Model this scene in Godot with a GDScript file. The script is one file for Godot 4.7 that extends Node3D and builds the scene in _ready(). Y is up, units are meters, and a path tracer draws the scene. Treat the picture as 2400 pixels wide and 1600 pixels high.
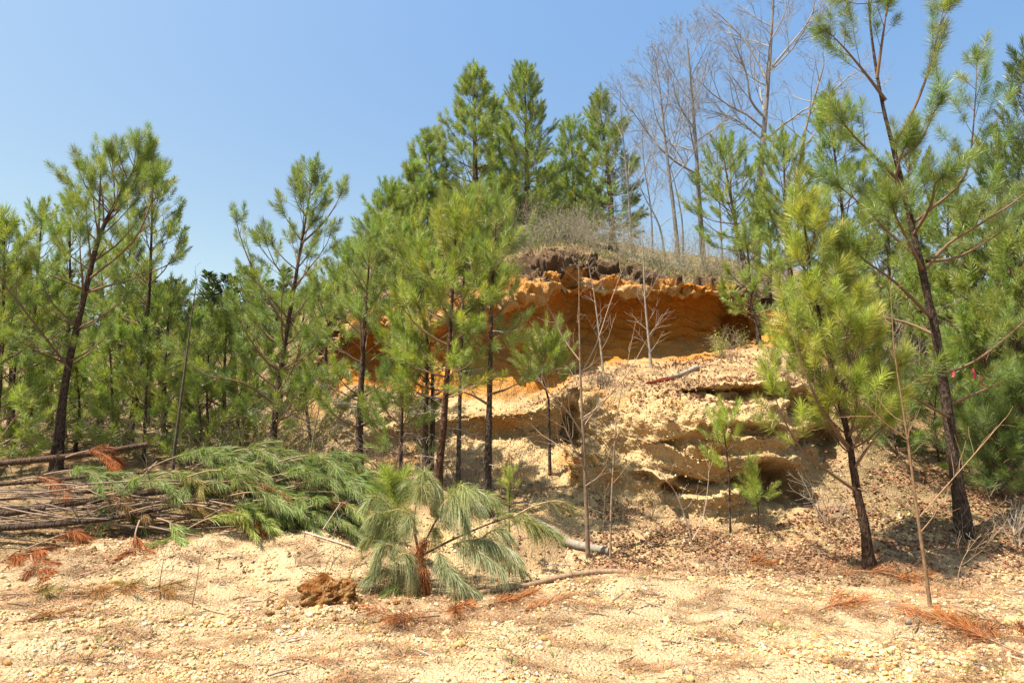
extends Node3D

var R := RandomNumberGenerator.new()
var taken := {}
var M := {}
var sprigs := {}
var noise_a := FastNoiseLite.new()
var noise_b := FastNoiseLite.new()
var noise_c := FastNoiseLite.new()
var noise_d := FastNoiseLite.new()
const UP := Vector3.UP
const CELL := 0.1
const GX0 := -16.0
const GZ0 := -44.0
const GW := 320
const GH := 560
var top_y := PackedFloat32Array()
var bank_v := PackedVector3Array()
var bank_n := PackedVector3Array()
var bank_w := PackedFloat32Array()
var bank_cols := 0
var bank_rows := 0


# ---------------------------------------------------------------- mesh builder
class MB:
	var v := PackedVector3Array()
	var n := PackedVector3Array()
	var c := PackedColorArray()
	var i := PackedInt32Array()

	func tube(p: PackedVector3Array, r: PackedFloat32Array, sides: int, col: Color, rough := 0.0, tip := Color(-1, 0, 0)) -> void:
		var last := p.size() - 1
		var t := (p[1] - p[0]).normalized()
		var a := t.cross(Vector3(0.31, 0.2, 0.93)).normalized()
		for k in last + 1:
			t = (p[mini(k + 1, last)] - p[maxi(k - 1, 0)]).normalized()
			a = (a - t * a.dot(t)).normalized()
			var b := t.cross(a)
			var cc := col if tip.r < 0.0 else col.lerp(tip, float(k) / last)
			for s in sides:
				var ang := TAU * s / sides
				var o := a * cos(ang) + b * sin(ang)
				var rr := r[k]
				if rough > 0.0:
					var q := p[k] * 9.0 + o * 2.3
					rr *= 1.0 + rough * (sin(q.x * 3.1 + q.y * 1.7) + sin(q.y * 2.3 - q.z * 4.1) + sin(q.z * 2.9 + q.x * 5.3)) * 0.5
				v.append(p[k] + o * rr)
				n.append(o)
				c.append(cc)
		var base := v.size() - (last + 1) * sides
		for k in last:
			for s in sides:
				var q0 := base + k * sides + s
				var q1 := base + k * sides + (s + 1) % sides
				i.append_array(PackedInt32Array([q0, q0 + sides, q1, q1, q0 + sides, q1 + sides]))

	func cap(p: Vector3, t: Vector3, r: float, sides: int, col: Color) -> void:
		var a := t.cross(Vector3(0.31, 0.2, 0.93)).normalized()
		var b := t.cross(a)
		var base := v.size()
		v.append(p + t * r * 0.05); n.append(t); c.append(col)
		for s in sides:
			var ang := TAU * s / sides
			v.append(p + (a * cos(ang) + b * sin(ang)) * r); n.append(t); c.append(col * 0.9)
		for s in sides:
			i.append_array(PackedInt32Array([base, base + 1 + (s + 1) % sides, base + 1 + s]))

	func needle(p: Vector3, d: Vector3, side: Vector3, l: float, w: float, bend: Vector3, col: Color) -> void:
		var m := p + d * l * 0.5 + bend * l * 0.22
		var e := p + d * l * 0.88 + bend * l * 0.85
		var nn := side.cross(d).normalized()
		var base := v.size()
		var s := side * w * 0.5
		v.append(p - s * 0.8); v.append(p + s * 0.8); v.append(m - s); v.append(m + s); v.append(e)
		for k in 5:
			n.append(nn); c.append(col)
		i.append_array(PackedInt32Array([base, base + 2, base + 1, base + 1, base + 2, base + 3, base + 2, base + 4, base + 3]))

	func leaf(p: Vector3, d: Vector3, side: Vector3, l: float, w: float, col: Color) -> void:
		var nn := side.cross(d).normalized()
		var base := v.size()
		v.append(p); v.append(p + d * l * 0.5 - side * w * 0.5 + nn * w * 0.15); v.append(p + d * l * 0.5 + side * w * 0.5 + nn * w * 0.15); v.append(p + d * l)
		for k in 4:
			n.append(nn); c.append(col)
		i.append_array(PackedInt32Array([base, base + 1, base + 2, base + 1, base + 3, base + 2]))

	func mesh() -> ArrayMesh:
		var m := ArrayMesh.new()
		if v.is_empty():
			return m
		var arr := []
		arr.resize(Mesh.ARRAY_MAX)
		arr[Mesh.ARRAY_VERTEX] = v
		arr[Mesh.ARRAY_NORMAL] = n
		arr[Mesh.ARRAY_COLOR] = c
		arr[Mesh.ARRAY_INDEX] = i
		m.add_surface_from_arrays(Mesh.PRIMITIVE_TRIANGLES, arr)
		return m


# ---------------------------------------------------------------- naming
func numbered(called: String) -> String:
	var k: int = taken.get(called, 0)
	taken[called] = k + 1
	return called if k == 0 else "%s_%03d" % [called, k]

func tag(o: Node, label: String, category: String, group := "", kind := "") -> void:
	if label: o.set_meta("label", label)
	if category: o.set_meta("category", category)
	if group: o.set_meta("group", group)
	if kind: o.set_meta("kind", kind)

func thing(called: String, label: String, category: String, at: Vector3, group := "") -> Node3D:
	var o := Node3D.new()
	o.name = numbered(called)
	add_child(o)
	o.position = at
	tag(o, label, category, group)
	return o

func part(called: String, mesh: Mesh, mat: Material, parent: Node) -> MeshInstance3D:
	var o := MeshInstance3D.new()
	o.name = called if parent != self else numbered(called)
	o.mesh = mesh
	o.material_override = mat
	parent.add_child(o, true)
	return o

func many(called: String, mesh: Mesh, mat: Material, where: Array, cols: PackedColorArray, parent: Node) -> MultiMeshInstance3D:
	var mm := MultiMesh.new()
	mm.transform_format = MultiMesh.TRANSFORM_3D
	mm.use_colors = true
	mm.mesh = mesh
	mm.instance_count = where.size()
	for k in where.size():
		mm.set_instance_transform(k, where[k])
		mm.set_instance_color(k, cols[k])
	var o := MultiMeshInstance3D.new()
	o.name = called if parent != self else numbered(called)
	o.multimesh = mm
	o.material_override = mat
	parent.add_child(o, true)
	o.set_meta("kind", "stuff")
	return o

const ORDINAL := ["first", "second", "third", "fourth", "fifth", "sixth", "seventh", "eighth", "ninth", "tenth", "eleventh", "twelfth", "thirteenth", "fourteenth", "fifteenth", "sixteenth", "seventeenth", "eighteenth", "nineteenth", "twentieth", "twenty-first", "twenty-second", "twenty-third", "twenty-fourth", "twenty-fifth", "twenty-sixth"]

# which one a place is among its like, counted from the left along the camera's bearing
func place_in_row(all: Array, p: Vector3) -> String:
	var n := 0
	for q in all:
		if q.x / -q.z < p.x / -p.z - 0.00001: n += 1
	return ORDINAL[n]

func rnd() -> Vector3:
	return Vector3(R.randf_range(-1, 1), R.randf_range(-1, 1), R.randf_range(-1, 1))

func facing(y: Vector3, roll: float, s: Vector3, at: Vector3) -> Transform3D:
	var yy := y.normalized()
	var x := yy.cross(Vector3(0.13, 0.22, 0.97)).normalized()
	var z := x.cross(yy)
	var x2 := x * cos(roll) + z * sin(roll)
	var z2 := x2.cross(yy)
	return Transform3D(Basis(x2 * s.x, yy * s.y, z2 * s.z), at)

func tint(c: Color, by: float) -> Color:
	var k := 1.0 + R.randf_range(-by, by)
	return Color(c.r * k * (1.0 + R.randf_range(-by, by) * 0.5), c.g * k, c.b * k * (1.0 + R.randf_range(-by, by) * 0.5))


# ---------------------------------------------------------------- materials
func noise_tex(freq: float, oct: int, lo: Color, hi: Color, sd: int, size := 512, kind := FastNoiseLite.TYPE_SIMPLEX_SMOOTH) -> NoiseTexture2D:
	var t := NoiseTexture2D.new()
	var f := FastNoiseLite.new()
	f.noise_type = kind
	f.frequency = freq
	f.fractal_octaves = oct
	f.seed = sd
	t.width = size
	t.height = size
	t.seamless = true
	t.noise = f
	var g := Gradient.new()
	g.set_color(0, lo)
	g.set_color(1, hi)
	t.color_ramp = g
	return t

func mat(called: String, rough: float, tex: Texture2D, scale: Vector3, bump: Texture2D = null, bump_cm := 0.0) -> StandardMaterial3D:
	var m := StandardMaterial3D.new()
	m.resource_name = called
	m.vertex_color_use_as_albedo = true
	m.roughness = rough
	m.metallic_specular = 0.25
	if tex:
		m.albedo_texture = tex
		m.uv1_triplanar = true
		m.uv1_world_triplanar = true
		m.uv1_scale = scale
	if bump:
		m.heightmap_enabled = true
		m.heightmap_texture = bump
		m.heightmap_scale = bump_cm
	M[called] = m
	return m

func materials() -> void:
	var g := func(a: float) -> Color: return Color(a, a, a)
	var grain := noise_tex(0.06, 4, Color(0.70, 0.67, 0.62), Color(1, 1, 1), 3)
	var lumps := noise_tex(0.03, 5, g.call(0.0), g.call(1.0), 5)
	var barky := noise_tex(0.022, 5, Color(0.33, 0.29, 0.27), Color(1, 1, 1), 9)
	mat("earth", 0.95, grain, Vector3(1.7, 1.7, 1.7), lumps, 3.0)
	mat("pebble", 0.85, noise_tex(0.02, 3, Color(0.82, 0.8, 0.76), Color(1, 1, 1), 12, 256), Vector3(4, 4, 4))
	mat("pine_bark", 0.9, barky, Vector3(3.2, 0.9, 3.2), noise_tex(0.02, 4, g.call(0.0), g.call(1.0), 19), 3.0)
	mat("grey_bark", 0.85, noise_tex(0.02, 4, Color(0.62, 0.6, 0.58), Color(1, 1, 1), 29), Vector3(2.5, 1.2, 2.5))
	mat("twig", 0.85, null, Vector3.ONE)
	mat("needle", 0.45, null, Vector3.ONE)
	M.needle.metallic_specular = 0.5
	M.needle.backlight_enabled = true
	M.needle.backlight = Color(0.90, 0.92, 0.48)
	mat("dead_needle", 0.7, null, Vector3.ONE)
	M.dead_needle.backlight_enabled = true
	M.dead_needle.backlight = Color(0.3, 0.3, 0.3)
	mat("leaf", 0.6, null, Vector3.ONE)
	M.leaf.backlight_enabled = true
	M.leaf.backlight = Color(0.5, 0.5, 0.4)
	mat("tape", 0.4, null, Vector3.ONE)


# ---------------------------------------------------------------- sky
# Clear spring air: deep blue overhead, paler towards the horizon and round the sun.
func clear_sky(to_sun: Vector3, gain: float) -> ImageTexture:
	var im := Image.create(512, 256, false, Image.FORMAT_RGBF)
	for y in 256:
		var e := (0.5 - (y + 0.5) / 256.0) * PI
		for x in 512:
			var az := (x + 0.5) / 512.0 * TAU
			var d := Vector3(sin(az) * cos(e), sin(e), -cos(az) * cos(e))
			var h := minf(exp(-maxf(d.y, 0.0) / 0.2), 0.42)
			var a := rad_to_deg(acos(clampf(d.dot(to_sun), -1.0, 1.0)))
			var g := exp(-a / 24.0)
			var c := Color(0.07 + 1.22 * h + 2.7 * g, 0.28 + 1.24 * h + 2.65 * g, 0.735 + 0.40 * h + 1.7 * g)
			if d.y < 0.0:
				c = Color(0.30, 0.24, 0.16)
			im.set_pixel(x, y, Color(c.r * gain, c.g * gain, c.b * gain))
	return ImageTexture.create_from_image(im)


# ---------------------------------------------------------------- terrain
func cr(a: Vector3, b: Vector3, c: Vector3, d: Vector3, t: float) -> Vector3:
	return b.cubic_interpolate(c, a, d, t)

func bank_point(ctrl: Array, ci: int, ct: float, ri: int, rt: float) -> Vector3:
	var q := PackedVector3Array()
	var nr: int = ctrl[0].size()
	for dc in [-1, 0, 1, 2]:
		var col: PackedVector3Array = ctrl[clampi(ci + dc, 0, ctrl.size() - 1)]
		q.append(col[ri].cubic_interpolate(col[mini(ri + 1, nr - 1)], col[maxi(ri - 1, 0)], col[mini(ri + 2, nr - 1)], rt))
	return q[1].cubic_interpolate(q[2], q[0], q[3], ct)

func grid_normals(p: PackedVector3Array, w: int, h: int) -> PackedVector3Array:
	var out := PackedVector3Array()
	out.resize(p.size())
	for r in h:
		for c in w:
			var dx := p[r * w + mini(c + 1, w - 1)] - p[r * w + maxi(c - 1, 0)]
			var dy := p[mini(r + 1, h - 1) * w + c] - p[maxi(r - 1, 0) * w + c]
			out[r * w + c] = dx.cross(dy).normalized()
	return out

func band(a: float, b: float, x: float) -> float:
	return clampf((x - a) / (b - a), 0.0, 1.0)

func build_bank() -> void:
	var ctrl := [
	PackedVector3Array([Vector3(-11.430, -0.400, -7.300), Vector3(-13.687, 0.220, -8.600), Vector3(-14.872, 0.420, -9.300), Vector3(-16.070, 0.680, -10.000), Vector3(-17.270, 0.950, -10.700), Vector3(-18.611, 1.120, -11.500), Vector3(-21.104, 1.350, -13.000), Vector3(-24.414, 1.600, -15.000), Vector3(-27.714, 1.800, -17.000), Vector3(-31.025, 2.050, -19.000), Vector3(-36.008, 2.500, -22.000), Vector3(-42.676, 3.200, -26.000), Vector3(-56.102, 5.000, -34.000), Vector3(-99.658, 10.500, -60.000)]),
	PackedVector3Array([Vector3(-8.324, -0.400, -7.300), Vector3(-9.968, 0.220, -8.600), Vector3(-10.830, 0.420, -9.300), Vector3(-11.703, 0.680, -10.000), Vector3(-12.577, 0.950, -10.700), Vector3(-13.553, 1.120, -11.500), Vector3(-15.369, 1.350, -13.000), Vector3(-17.780, 1.600, -15.000), Vector3(-20.183, 1.800, -17.000), Vector3(-22.594, 2.050, -19.000), Vector3(-26.223, 2.500, -22.000), Vector3(-31.079, 3.200, -26.000), Vector3(-40.857, 5.000, -34.000), Vector3(-72.577, 10.500, -60.000)]),
	PackedVector3Array([Vector3(-6.106, -0.400, -7.300), Vector3(-7.311, 0.220, -8.600), Vector3(-7.944, 0.420, -9.300), Vector3(-8.584, 0.680, -10.000), Vector3(-9.225, 0.950, -10.700), Vector3(-9.941, 1.120, -11.500), Vector3(-11.273, 1.350, -13.000), Vector3(-13.041, 1.600, -15.000), Vector3(-14.804, 1.800, -17.000), Vector3(-16.572, 2.050, -19.000), Vector3(-19.234, 2.500, -22.000), Vector3(-22.796, 3.200, -26.000), Vector3(-29.968, 5.000, -34.000), Vector3(-53.234, 10.500, -60.000)]),
	PackedVector3Array([Vector3(-4.553, -0.400, -7.300), Vector3(-5.451, 0.220, -8.600), Vector3(-5.923, 0.420, -9.300), Vector3(-6.400, 0.680, -10.000), Vector3(-6.879, 0.950, -10.700), Vector3(-7.412, 1.120, -11.500), Vector3(-8.405, 1.350, -13.000), Vector3(-9.724, 1.600, -15.000), Vector3(-11.038, 1.800, -17.000), Vector3(-12.357, 2.050, -19.000), Vector3(-14.342, 2.500, -22.000), Vector3(-16.997, 3.200, -26.000), Vector3(-22.345, 5.000, -34.000), Vector3(-39.693, 10.500, -60.000)]),
	PackedVector3Array([Vector3(-3.355, -0.400, -7.300), Vector3(-4.017, 0.220, -8.600), Vector3(-4.364, 0.420, -9.300), Vector3(-4.716, 0.680, -10.000), Vector3(-5.068, 0.950, -10.700), Vector3(-5.462, 1.120, -11.500), Vector3(-6.193, 1.350, -13.000), Vector3(-7.165, 1.600, -15.000), Vector3(-8.133, 1.800, -17.000), Vector3(-9.105, 2.050, -19.000), Vector3(-10.568, 2.500, -22.000), Vector3(-12.524, 3.200, -26.000), Vector3(-16.465, 5.000, -34.000), Vector3(-29.248, 10.500, -60.000)]),
	PackedVector3Array([Vector3(-2.467, -0.400, -7.300), Vector3(-2.954, 0.220, -8.600), Vector3(-3.210, 0.420, -9.300), Vector3(-3.468, 0.680, -10.000), Vector3(-3.728, 0.950, -10.700), Vector3(-4.017, 1.120, -11.500), Vector3(-4.555, 1.350, -13.000), Vector3(-5.270, 1.600, -15.000), Vector3(-5.982, 1.800, -17.000), Vector3(-6.696, 2.050, -19.000), Vector3(-7.772, 2.500, -22.000), Vector3(-9.211, 3.200, -26.000), Vector3(-12.109, 5.000, -34.000), Vector3(-21.510, 10.500, -60.000)]),
	PackedVector3Array([Vector3(-2.023, -0.400, -7.300), Vector3(-2.494, 0.545, -8.800), Vector3(-2.737, 0.863, -9.600), Vector3(-2.945, 1.034, -10.300), Vector3(-3.155, 1.237, -11.000), Vector3(-3.397, 1.508, -11.800), Vector3(-3.758, 1.912, -13.000), Vector3(-4.066, 2.383, -14.000), Vector3(-4.309, 2.714, -14.800), Vector3(-4.554, 3.077, -15.600), Vector3(-4.927, 3.737, -16.800), Vector3(-5.599, 4.704, -19.000), Vector3(-7.690, 6.549, -26.000), Vector3(-11.847, 9.638, -40.000)]),
	PackedVector3Array([Vector3(-1.668, -0.400, -7.300), Vector3(-2.081, 0.587, -8.900), Vector3(-2.403, 0.976, -10.200), Vector3(-2.602, 1.237, -11.000), Vector3(-2.721, 1.975, -11.400), Vector3(-2.875, 2.302, -12.000), Vector3(-3.121, 2.572, -13.000), Vector3(-3.304, 3.067, -13.700), Vector3(-3.296, 3.541, -13.600), Vector3(-3.206, 3.681, -13.200), Vector3(-3.411, 4.150, -14.000), Vector3(-4.029, 4.886, -16.500), Vector3(-5.882, 7.040, -24.000), Vector3(-9.817, 11.100, -40.000)]),
	PackedVector3Array([Vector3(-1.225, -0.400, -7.300), Vector3(-1.546, 0.604, -9.000), Vector3(-1.799, 0.984, -10.400), Vector3(-1.946, 1.301, -11.200), Vector3(-1.978, 1.900, -11.300), Vector3(-2.108, 2.226, -12.000), Vector3(-2.289, 2.489, -13.000), Vector3(-2.442, 3.034, -13.800), Vector3(-2.438, 3.582, -13.700), Vector3(-2.355, 3.741, -13.200), Vector3(-2.507, 4.288, -14.000), Vector3(-2.928, 5.083, -16.300), Vector3(-4.153, 7.426, -23.000), Vector3(-7.236, 12.308, -40.000)]),
	PackedVector3Array([Vector3(-0.781, -0.400, -7.300), Vector3(-0.997, 0.621, -9.100), Vector3(-1.158, 0.992, -10.500), Vector3(-1.262, 1.546, -11.350), Vector3(-1.255, 1.863, -11.250), Vector3(-1.308, 2.061, -11.700), Vector3(-1.369, 2.354, -12.200), Vector3(-1.455, 2.912, -12.900), Vector3(-1.464, 3.497, -12.900), Vector3(-1.411, 3.665, -12.400), Vector3(-1.520, 4.239, -13.300), Vector3(-1.813, 5.217, -15.800), Vector3(-2.539, 7.541, -22.000), Vector3(-4.627, 13.118, -40.000)]),
	PackedVector3Array([Vector3(-0.337, -0.400, -7.300), Vector3(-0.430, 0.593, -9.100), Vector3(-0.500, 0.960, -10.500), Vector3(-0.545, 1.581, -11.350), Vector3(-0.540, 1.897, -11.200), Vector3(-0.555, 2.030, -11.500), Vector3(-0.576, 2.243, -11.900), Vector3(-0.614, 2.986, -12.600), Vector3(-0.615, 3.764, -12.500), Vector3(-0.592, 3.881, -12.000), Vector3(-0.650, 4.634, -13.100), Vector3(-0.776, 5.641, -15.600), Vector3(-1.097, 7.689, -22.000), Vector3(-2.000, 13.389, -40.000)]),
	PackedVector3Array([Vector3(0.062, -0.400, -7.300), Vector3(0.079, 0.566, -9.100), Vector3(0.093, 0.947, -10.600), Vector3(0.100, 1.581, -11.350), Vector3(0.099, 1.931, -11.150), Vector3(0.101, 2.055, -11.400), Vector3(0.106, 2.273, -11.900), Vector3(0.117, 3.284, -13.000), Vector3(0.117, 4.056, -12.900), Vector3(0.111, 4.081, -12.200), Vector3(0.121, 4.905, -13.200), Vector3(0.140, 5.747, -15.300), Vector3(0.202, 7.764, -22.000), Vector3(0.368, 13.389, -40.000)]),
	PackedVector3Array([Vector3(0.351, -0.400, -7.300), Vector3(0.447, 0.510, -9.100), Vector3(0.524, 0.921, -10.600), Vector3(0.569, 1.581, -11.400), Vector3(0.557, 1.999, -11.100), Vector3(0.573, 2.142, -11.400), Vector3(0.609, 2.370, -12.100), Vector3(0.687, 3.465, -13.500), Vector3(0.687, 4.242, -13.400), Vector3(0.642, 4.226, -12.500), Vector3(0.694, 5.199, -13.400), Vector3(0.794, 5.892, -15.300), Vector3(1.142, 7.838, -22.000), Vector3(2.079, 13.389, -40.000)]),
	PackedVector3Array([Vector3(0.550, -0.400, -7.300), Vector3(0.700, 0.400, -9.100), Vector3(0.807, 0.882, -10.400), Vector3(0.881, 1.546, -11.250), Vector3(0.856, 2.113, -10.850), Vector3(0.893, 2.323, -11.300), Vector3(0.983, 2.604, -12.400), Vector3(1.111, 3.630, -13.900), Vector3(1.112, 4.359, -13.800), Vector3(1.033, 4.308, -12.800), Vector3(1.106, 5.299, -13.600), Vector3(1.254, 5.941, -15.400), Vector3(1.792, 7.868, -22.000), Vector3(3.263, 13.389, -40.000)]),
	PackedVector3Array([Vector3(0.750, -0.400, -7.300), Vector3(0.942, 0.332, -9.000), Vector3(1.046, 0.829, -9.900), Vector3(1.109, 1.513, -10.400), Vector3(1.129, 2.075, -10.500), Vector3(1.230, 2.461, -11.400), Vector3(1.419, 2.916, -13.100), Vector3(1.570, 3.752, -14.400), Vector3(1.559, 4.440, -14.200), Vector3(1.463, 4.415, -13.300), Vector3(1.517, 5.235, -13.700), Vector3(1.719, 5.875, -15.500), Vector3(2.442, 7.838, -22.000), Vector3(4.449, 13.525, -40.000)]),
	PackedVector3Array([Vector3(1.216, -0.400, -7.300), Vector3(1.509, 0.292, -8.900), Vector3(1.649, 0.682, -9.650), Vector3(1.698, 1.270, -9.850), Vector3(1.794, 2.032, -10.300), Vector3(1.977, 2.439, -11.300), Vector3(2.392, 3.126, -13.600), Vector3(2.565, 3.834, -14.500), Vector3(2.545, 4.460, -14.300), Vector3(2.389, 4.455, -13.400), Vector3(2.489, 4.990, -13.900), Vector3(2.780, 5.552, -15.500), Vector3(3.951, 7.467, -22.000), Vector3(7.203, 13.118, -40.000)]),
	PackedVector3Array([Vector3(1.660, -0.400, -7.300), Vector3(2.036, 0.280, -8.800), Vector3(2.211, 0.551, -9.500), Vector3(2.245, 1.219, -9.550), Vector3(2.392, 2.084, -10.050), Vector3(2.724, 2.505, -11.400), Vector3(3.314, 3.185, -13.800), Vector3(3.525, 3.859, -14.600), Vector3(3.498, 4.462, -14.400), Vector3(3.285, 4.459, -13.500), Vector3(3.438, 4.794, -14.100), Vector3(3.786, 5.303, -15.500), Vector3(5.383, 7.171, -22.000), Vector3(9.814, 12.577, -40.000)]),
	PackedVector3Array([Vector3(2.059, -0.400, -7.300), Vector3(2.525, 0.253, -8.800), Vector3(2.725, 0.471, -9.450), Vector3(2.749, 1.048, -9.450), Vector3(2.941, 2.174, -9.950), Vector3(3.414, 2.616, -11.500), Vector3(4.145, 3.287, -13.900), Vector3(4.406, 3.942, -14.700), Vector3(4.368, 4.443, -14.500), Vector3(4.135, 4.483, -13.700), Vector3(4.294, 4.779, -14.200), Vector3(4.693, 5.220, -15.500), Vector3(6.672, 7.023, -22.000), Vector3(12.165, 12.308, -40.000)]),
	PackedVector3Array([Vector3(2.325, -0.400, -7.300), Vector3(2.851, 0.227, -8.800), Vector3(3.092, 0.436, -9.500), Vector3(3.120, 1.045, -9.500), Vector3(3.328, 2.301, -9.950), Vector3(3.859, 2.690, -11.500), Vector3(4.858, 3.536, -14.400), Vector3(5.081, 4.069, -15.000), Vector3(5.064, 4.405, -14.900), Vector3(4.833, 4.421, -14.200), Vector3(4.982, 4.773, -14.600), Vector3(5.399, 5.206, -15.800), Vector3(7.528, 6.876, -22.000), Vector3(13.725, 12.038, -40.000)]),
	PackedVector3Array([Vector3(2.680, -0.400, -7.300), Vector3(3.285, 0.216, -8.800), Vector3(3.603, 0.453, -9.600), Vector3(3.658, 1.126, -9.650), Vector3(3.895, 2.331, -10.100), Vector3(4.448, 2.690, -11.500), Vector3(5.368, 3.480, -13.800), Vector3(5.532, 3.694, -14.200), Vector3(5.696, 3.907, -14.600), Vector3(5.861, 4.148, -15.000), Vector3(6.107, 4.457, -15.600), Vector3(6.668, 4.965, -17.000), Vector3(9.056, 6.811, -23.000), Vector3(15.806, 11.770, -40.000)]),
	PackedVector3Array([Vector3(3.213, -0.400, -7.300), Vector3(3.891, 0.190, -8.700), Vector3(4.330, 0.628, -9.600), Vector3(4.649, 1.323, -10.200), Vector3(4.982, 2.227, -10.800), Vector3(5.551, 2.555, -12.000), Vector3(6.270, 3.063, -13.500), Vector3(6.607, 3.325, -14.200), Vector3(6.897, 3.572, -14.800), Vector3(7.186, 3.805, -15.400), Vector3(7.571, 4.101, -16.200), Vector3(8.336, 4.621, -17.800), Vector3(10.825, 6.353, -23.000), Vector3(18.912, 11.234, -40.000)]),
	PackedVector3Array([Vector3(3.878, -0.400, -7.300), Vector3(4.693, 0.138, -8.700), Vector3(5.051, 0.488, -9.300), Vector3(5.531, 0.982, -10.100), Vector3(6.069, 1.511, -11.000), Vector3(6.655, 1.960, -12.000), Vector3(7.416, 2.511, -13.300), Vector3(7.823, 2.785, -14.000), Vector3(8.229, 3.036, -14.700), Vector3(8.637, 3.305, -15.400), Vector3(9.218, 3.684, -16.400), Vector3(10.144, 4.244, -18.000), Vector3(13.044, 6.048, -23.000), Vector3(22.789, 10.700, -40.000)]),
	PackedVector3Array([Vector3(4.766, -0.400, -7.300), Vector3(5.695, 0.103, -8.600), Vector3(6.057, 0.335, -9.100), Vector3(6.563, 0.669, -9.800), Vector3(7.287, 1.143, -10.800), Vector3(8.150, 1.658, -12.000), Vector3(9.089, 2.257, -13.300), Vector3(9.592, 2.562, -14.000), Vector3(10.094, 2.847, -14.700), Vector3(10.594, 3.107, -15.400), Vector3(11.312, 3.525, -16.400), Vector3(12.455, 4.127, -18.000), Vector3(16.015, 5.897, -23.000), Vector3(27.978, 10.434, -40.000)]),
	PackedVector3Array([Vector3(6.319, -0.400, -7.300), Vector3(7.545, 0.051, -8.600), Vector3(8.021, 0.264, -9.100), Vector3(8.691, 0.579, -9.800), Vector3(9.649, 1.043, -10.800), Vector3(10.796, 1.583, -12.000), Vector3(12.040, 2.173, -13.300), Vector3(12.707, 2.472, -14.000), Vector3(13.372, 2.753, -14.700), Vector3(14.040, 3.057, -15.400), Vector3(14.992, 3.472, -16.400), Vector3(16.506, 4.068, -18.000), Vector3(21.234, 5.897, -23.000), Vector3(37.096, 10.434, -40.000)]),
	PackedVector3Array([Vector3(9.868, -0.400, -7.300), Vector3(11.783, 0.051, -8.600), Vector3(12.522, 0.236, -9.100), Vector3(13.567, 0.549, -9.800), Vector3(15.063, 1.009, -10.800), Vector3(16.846, 1.508, -12.000), Vector3(18.787, 2.088, -13.300), Vector3(19.828, 2.383, -14.000), Vector3(20.875, 2.706, -14.700), Vector3(21.918, 3.008, -15.400), Vector3(23.404, 3.419, -16.400), Vector3(25.768, 4.010, -18.000), Vector3(33.163, 5.897, -23.000), Vector3(57.936, 10.434, -40.000)])]
	var cd := [5, 6, 8, 12, 10, 12, 14, 16, 16, 18, 16, 13, 12, 16, 22, 24, 22, 16, 18, 22, 18, 14, 10, 8]
	var rd := [6, 16, 34, 44, 26, 34, 34, 34, 22, 26, 20, 20, 14]
	var cs := []
	for k in ctrl.size() - 1:
		for j in cd[k]:
			cs.append([k, float(j) / cd[k]])
	cs.append([ctrl.size() - 2, 1.0])
	var rs := []
	for k in ctrl[0].size() - 1:
		for j in rd[k]:
			rs.append([k, float(j) / rd[k]])
	rs.append([ctrl[0].size() - 2, 1.0])
	var w := cs.size()
	var h := rs.size()
	bank_cols = w
	bank_rows = h
	var p := PackedVector3Array()
	p.resize(w * h)
	for r in h:
		for c in w:
			p[r * w + c] = bank_point(ctrl, cs[c][0], cs[c][1], rs[r][0], rs[r][1])
	var n := grid_normals(p, w, h)
	# hollows under the ledges: centre, half sizes, depth pushed into the bank
	var hollows := [
		[Vector3(3.275, 2.177, -10.000), Vector3(1.1, 0.19, 0.7), 0.75], [Vector3(4.520, 2.004, -10.400), Vector3(0.7, 0.28, 0.7), 0.6],
		[Vector3(3.686, 0.875, -9.600), Vector3(0.66, 0.36, 0.7), 1.0], [Vector3(2.459, 0.870, -9.500), Vector3(0.5, 0.17, 0.5), 0.42],
		[Vector3(1.886, 1.012, -9.900), Vector3(0.3, 0.1, 0.4), 0.2], [Vector3(4.707, 1.514, -10.300), Vector3(0.45, 0.3, 0.6), 0.5],
		[Vector3(1.064, 1.819, -10.900), Vector3(0.28, 0.6, 0.8), 0.55], [Vector3(0.800, 2.381, -11.500), Vector3(0.2, 0.2, 0.6), 0.6],
		[Vector3(3.247, 1.638, -9.800), Vector3(0.8, 0.10, 0.5), 0.3], [Vector3(2.375, 1.515, -9.800), Vector3(0.55, 0.09, 0.5), 0.26],
		[Vector3(5.230, 4.021, -14.600), Vector3(0.7, 0.6, 1.0), 0.5]]
	var col := PackedColorArray()
	col.resize(w * h)
	bank_w.resize(w * h)
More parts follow.
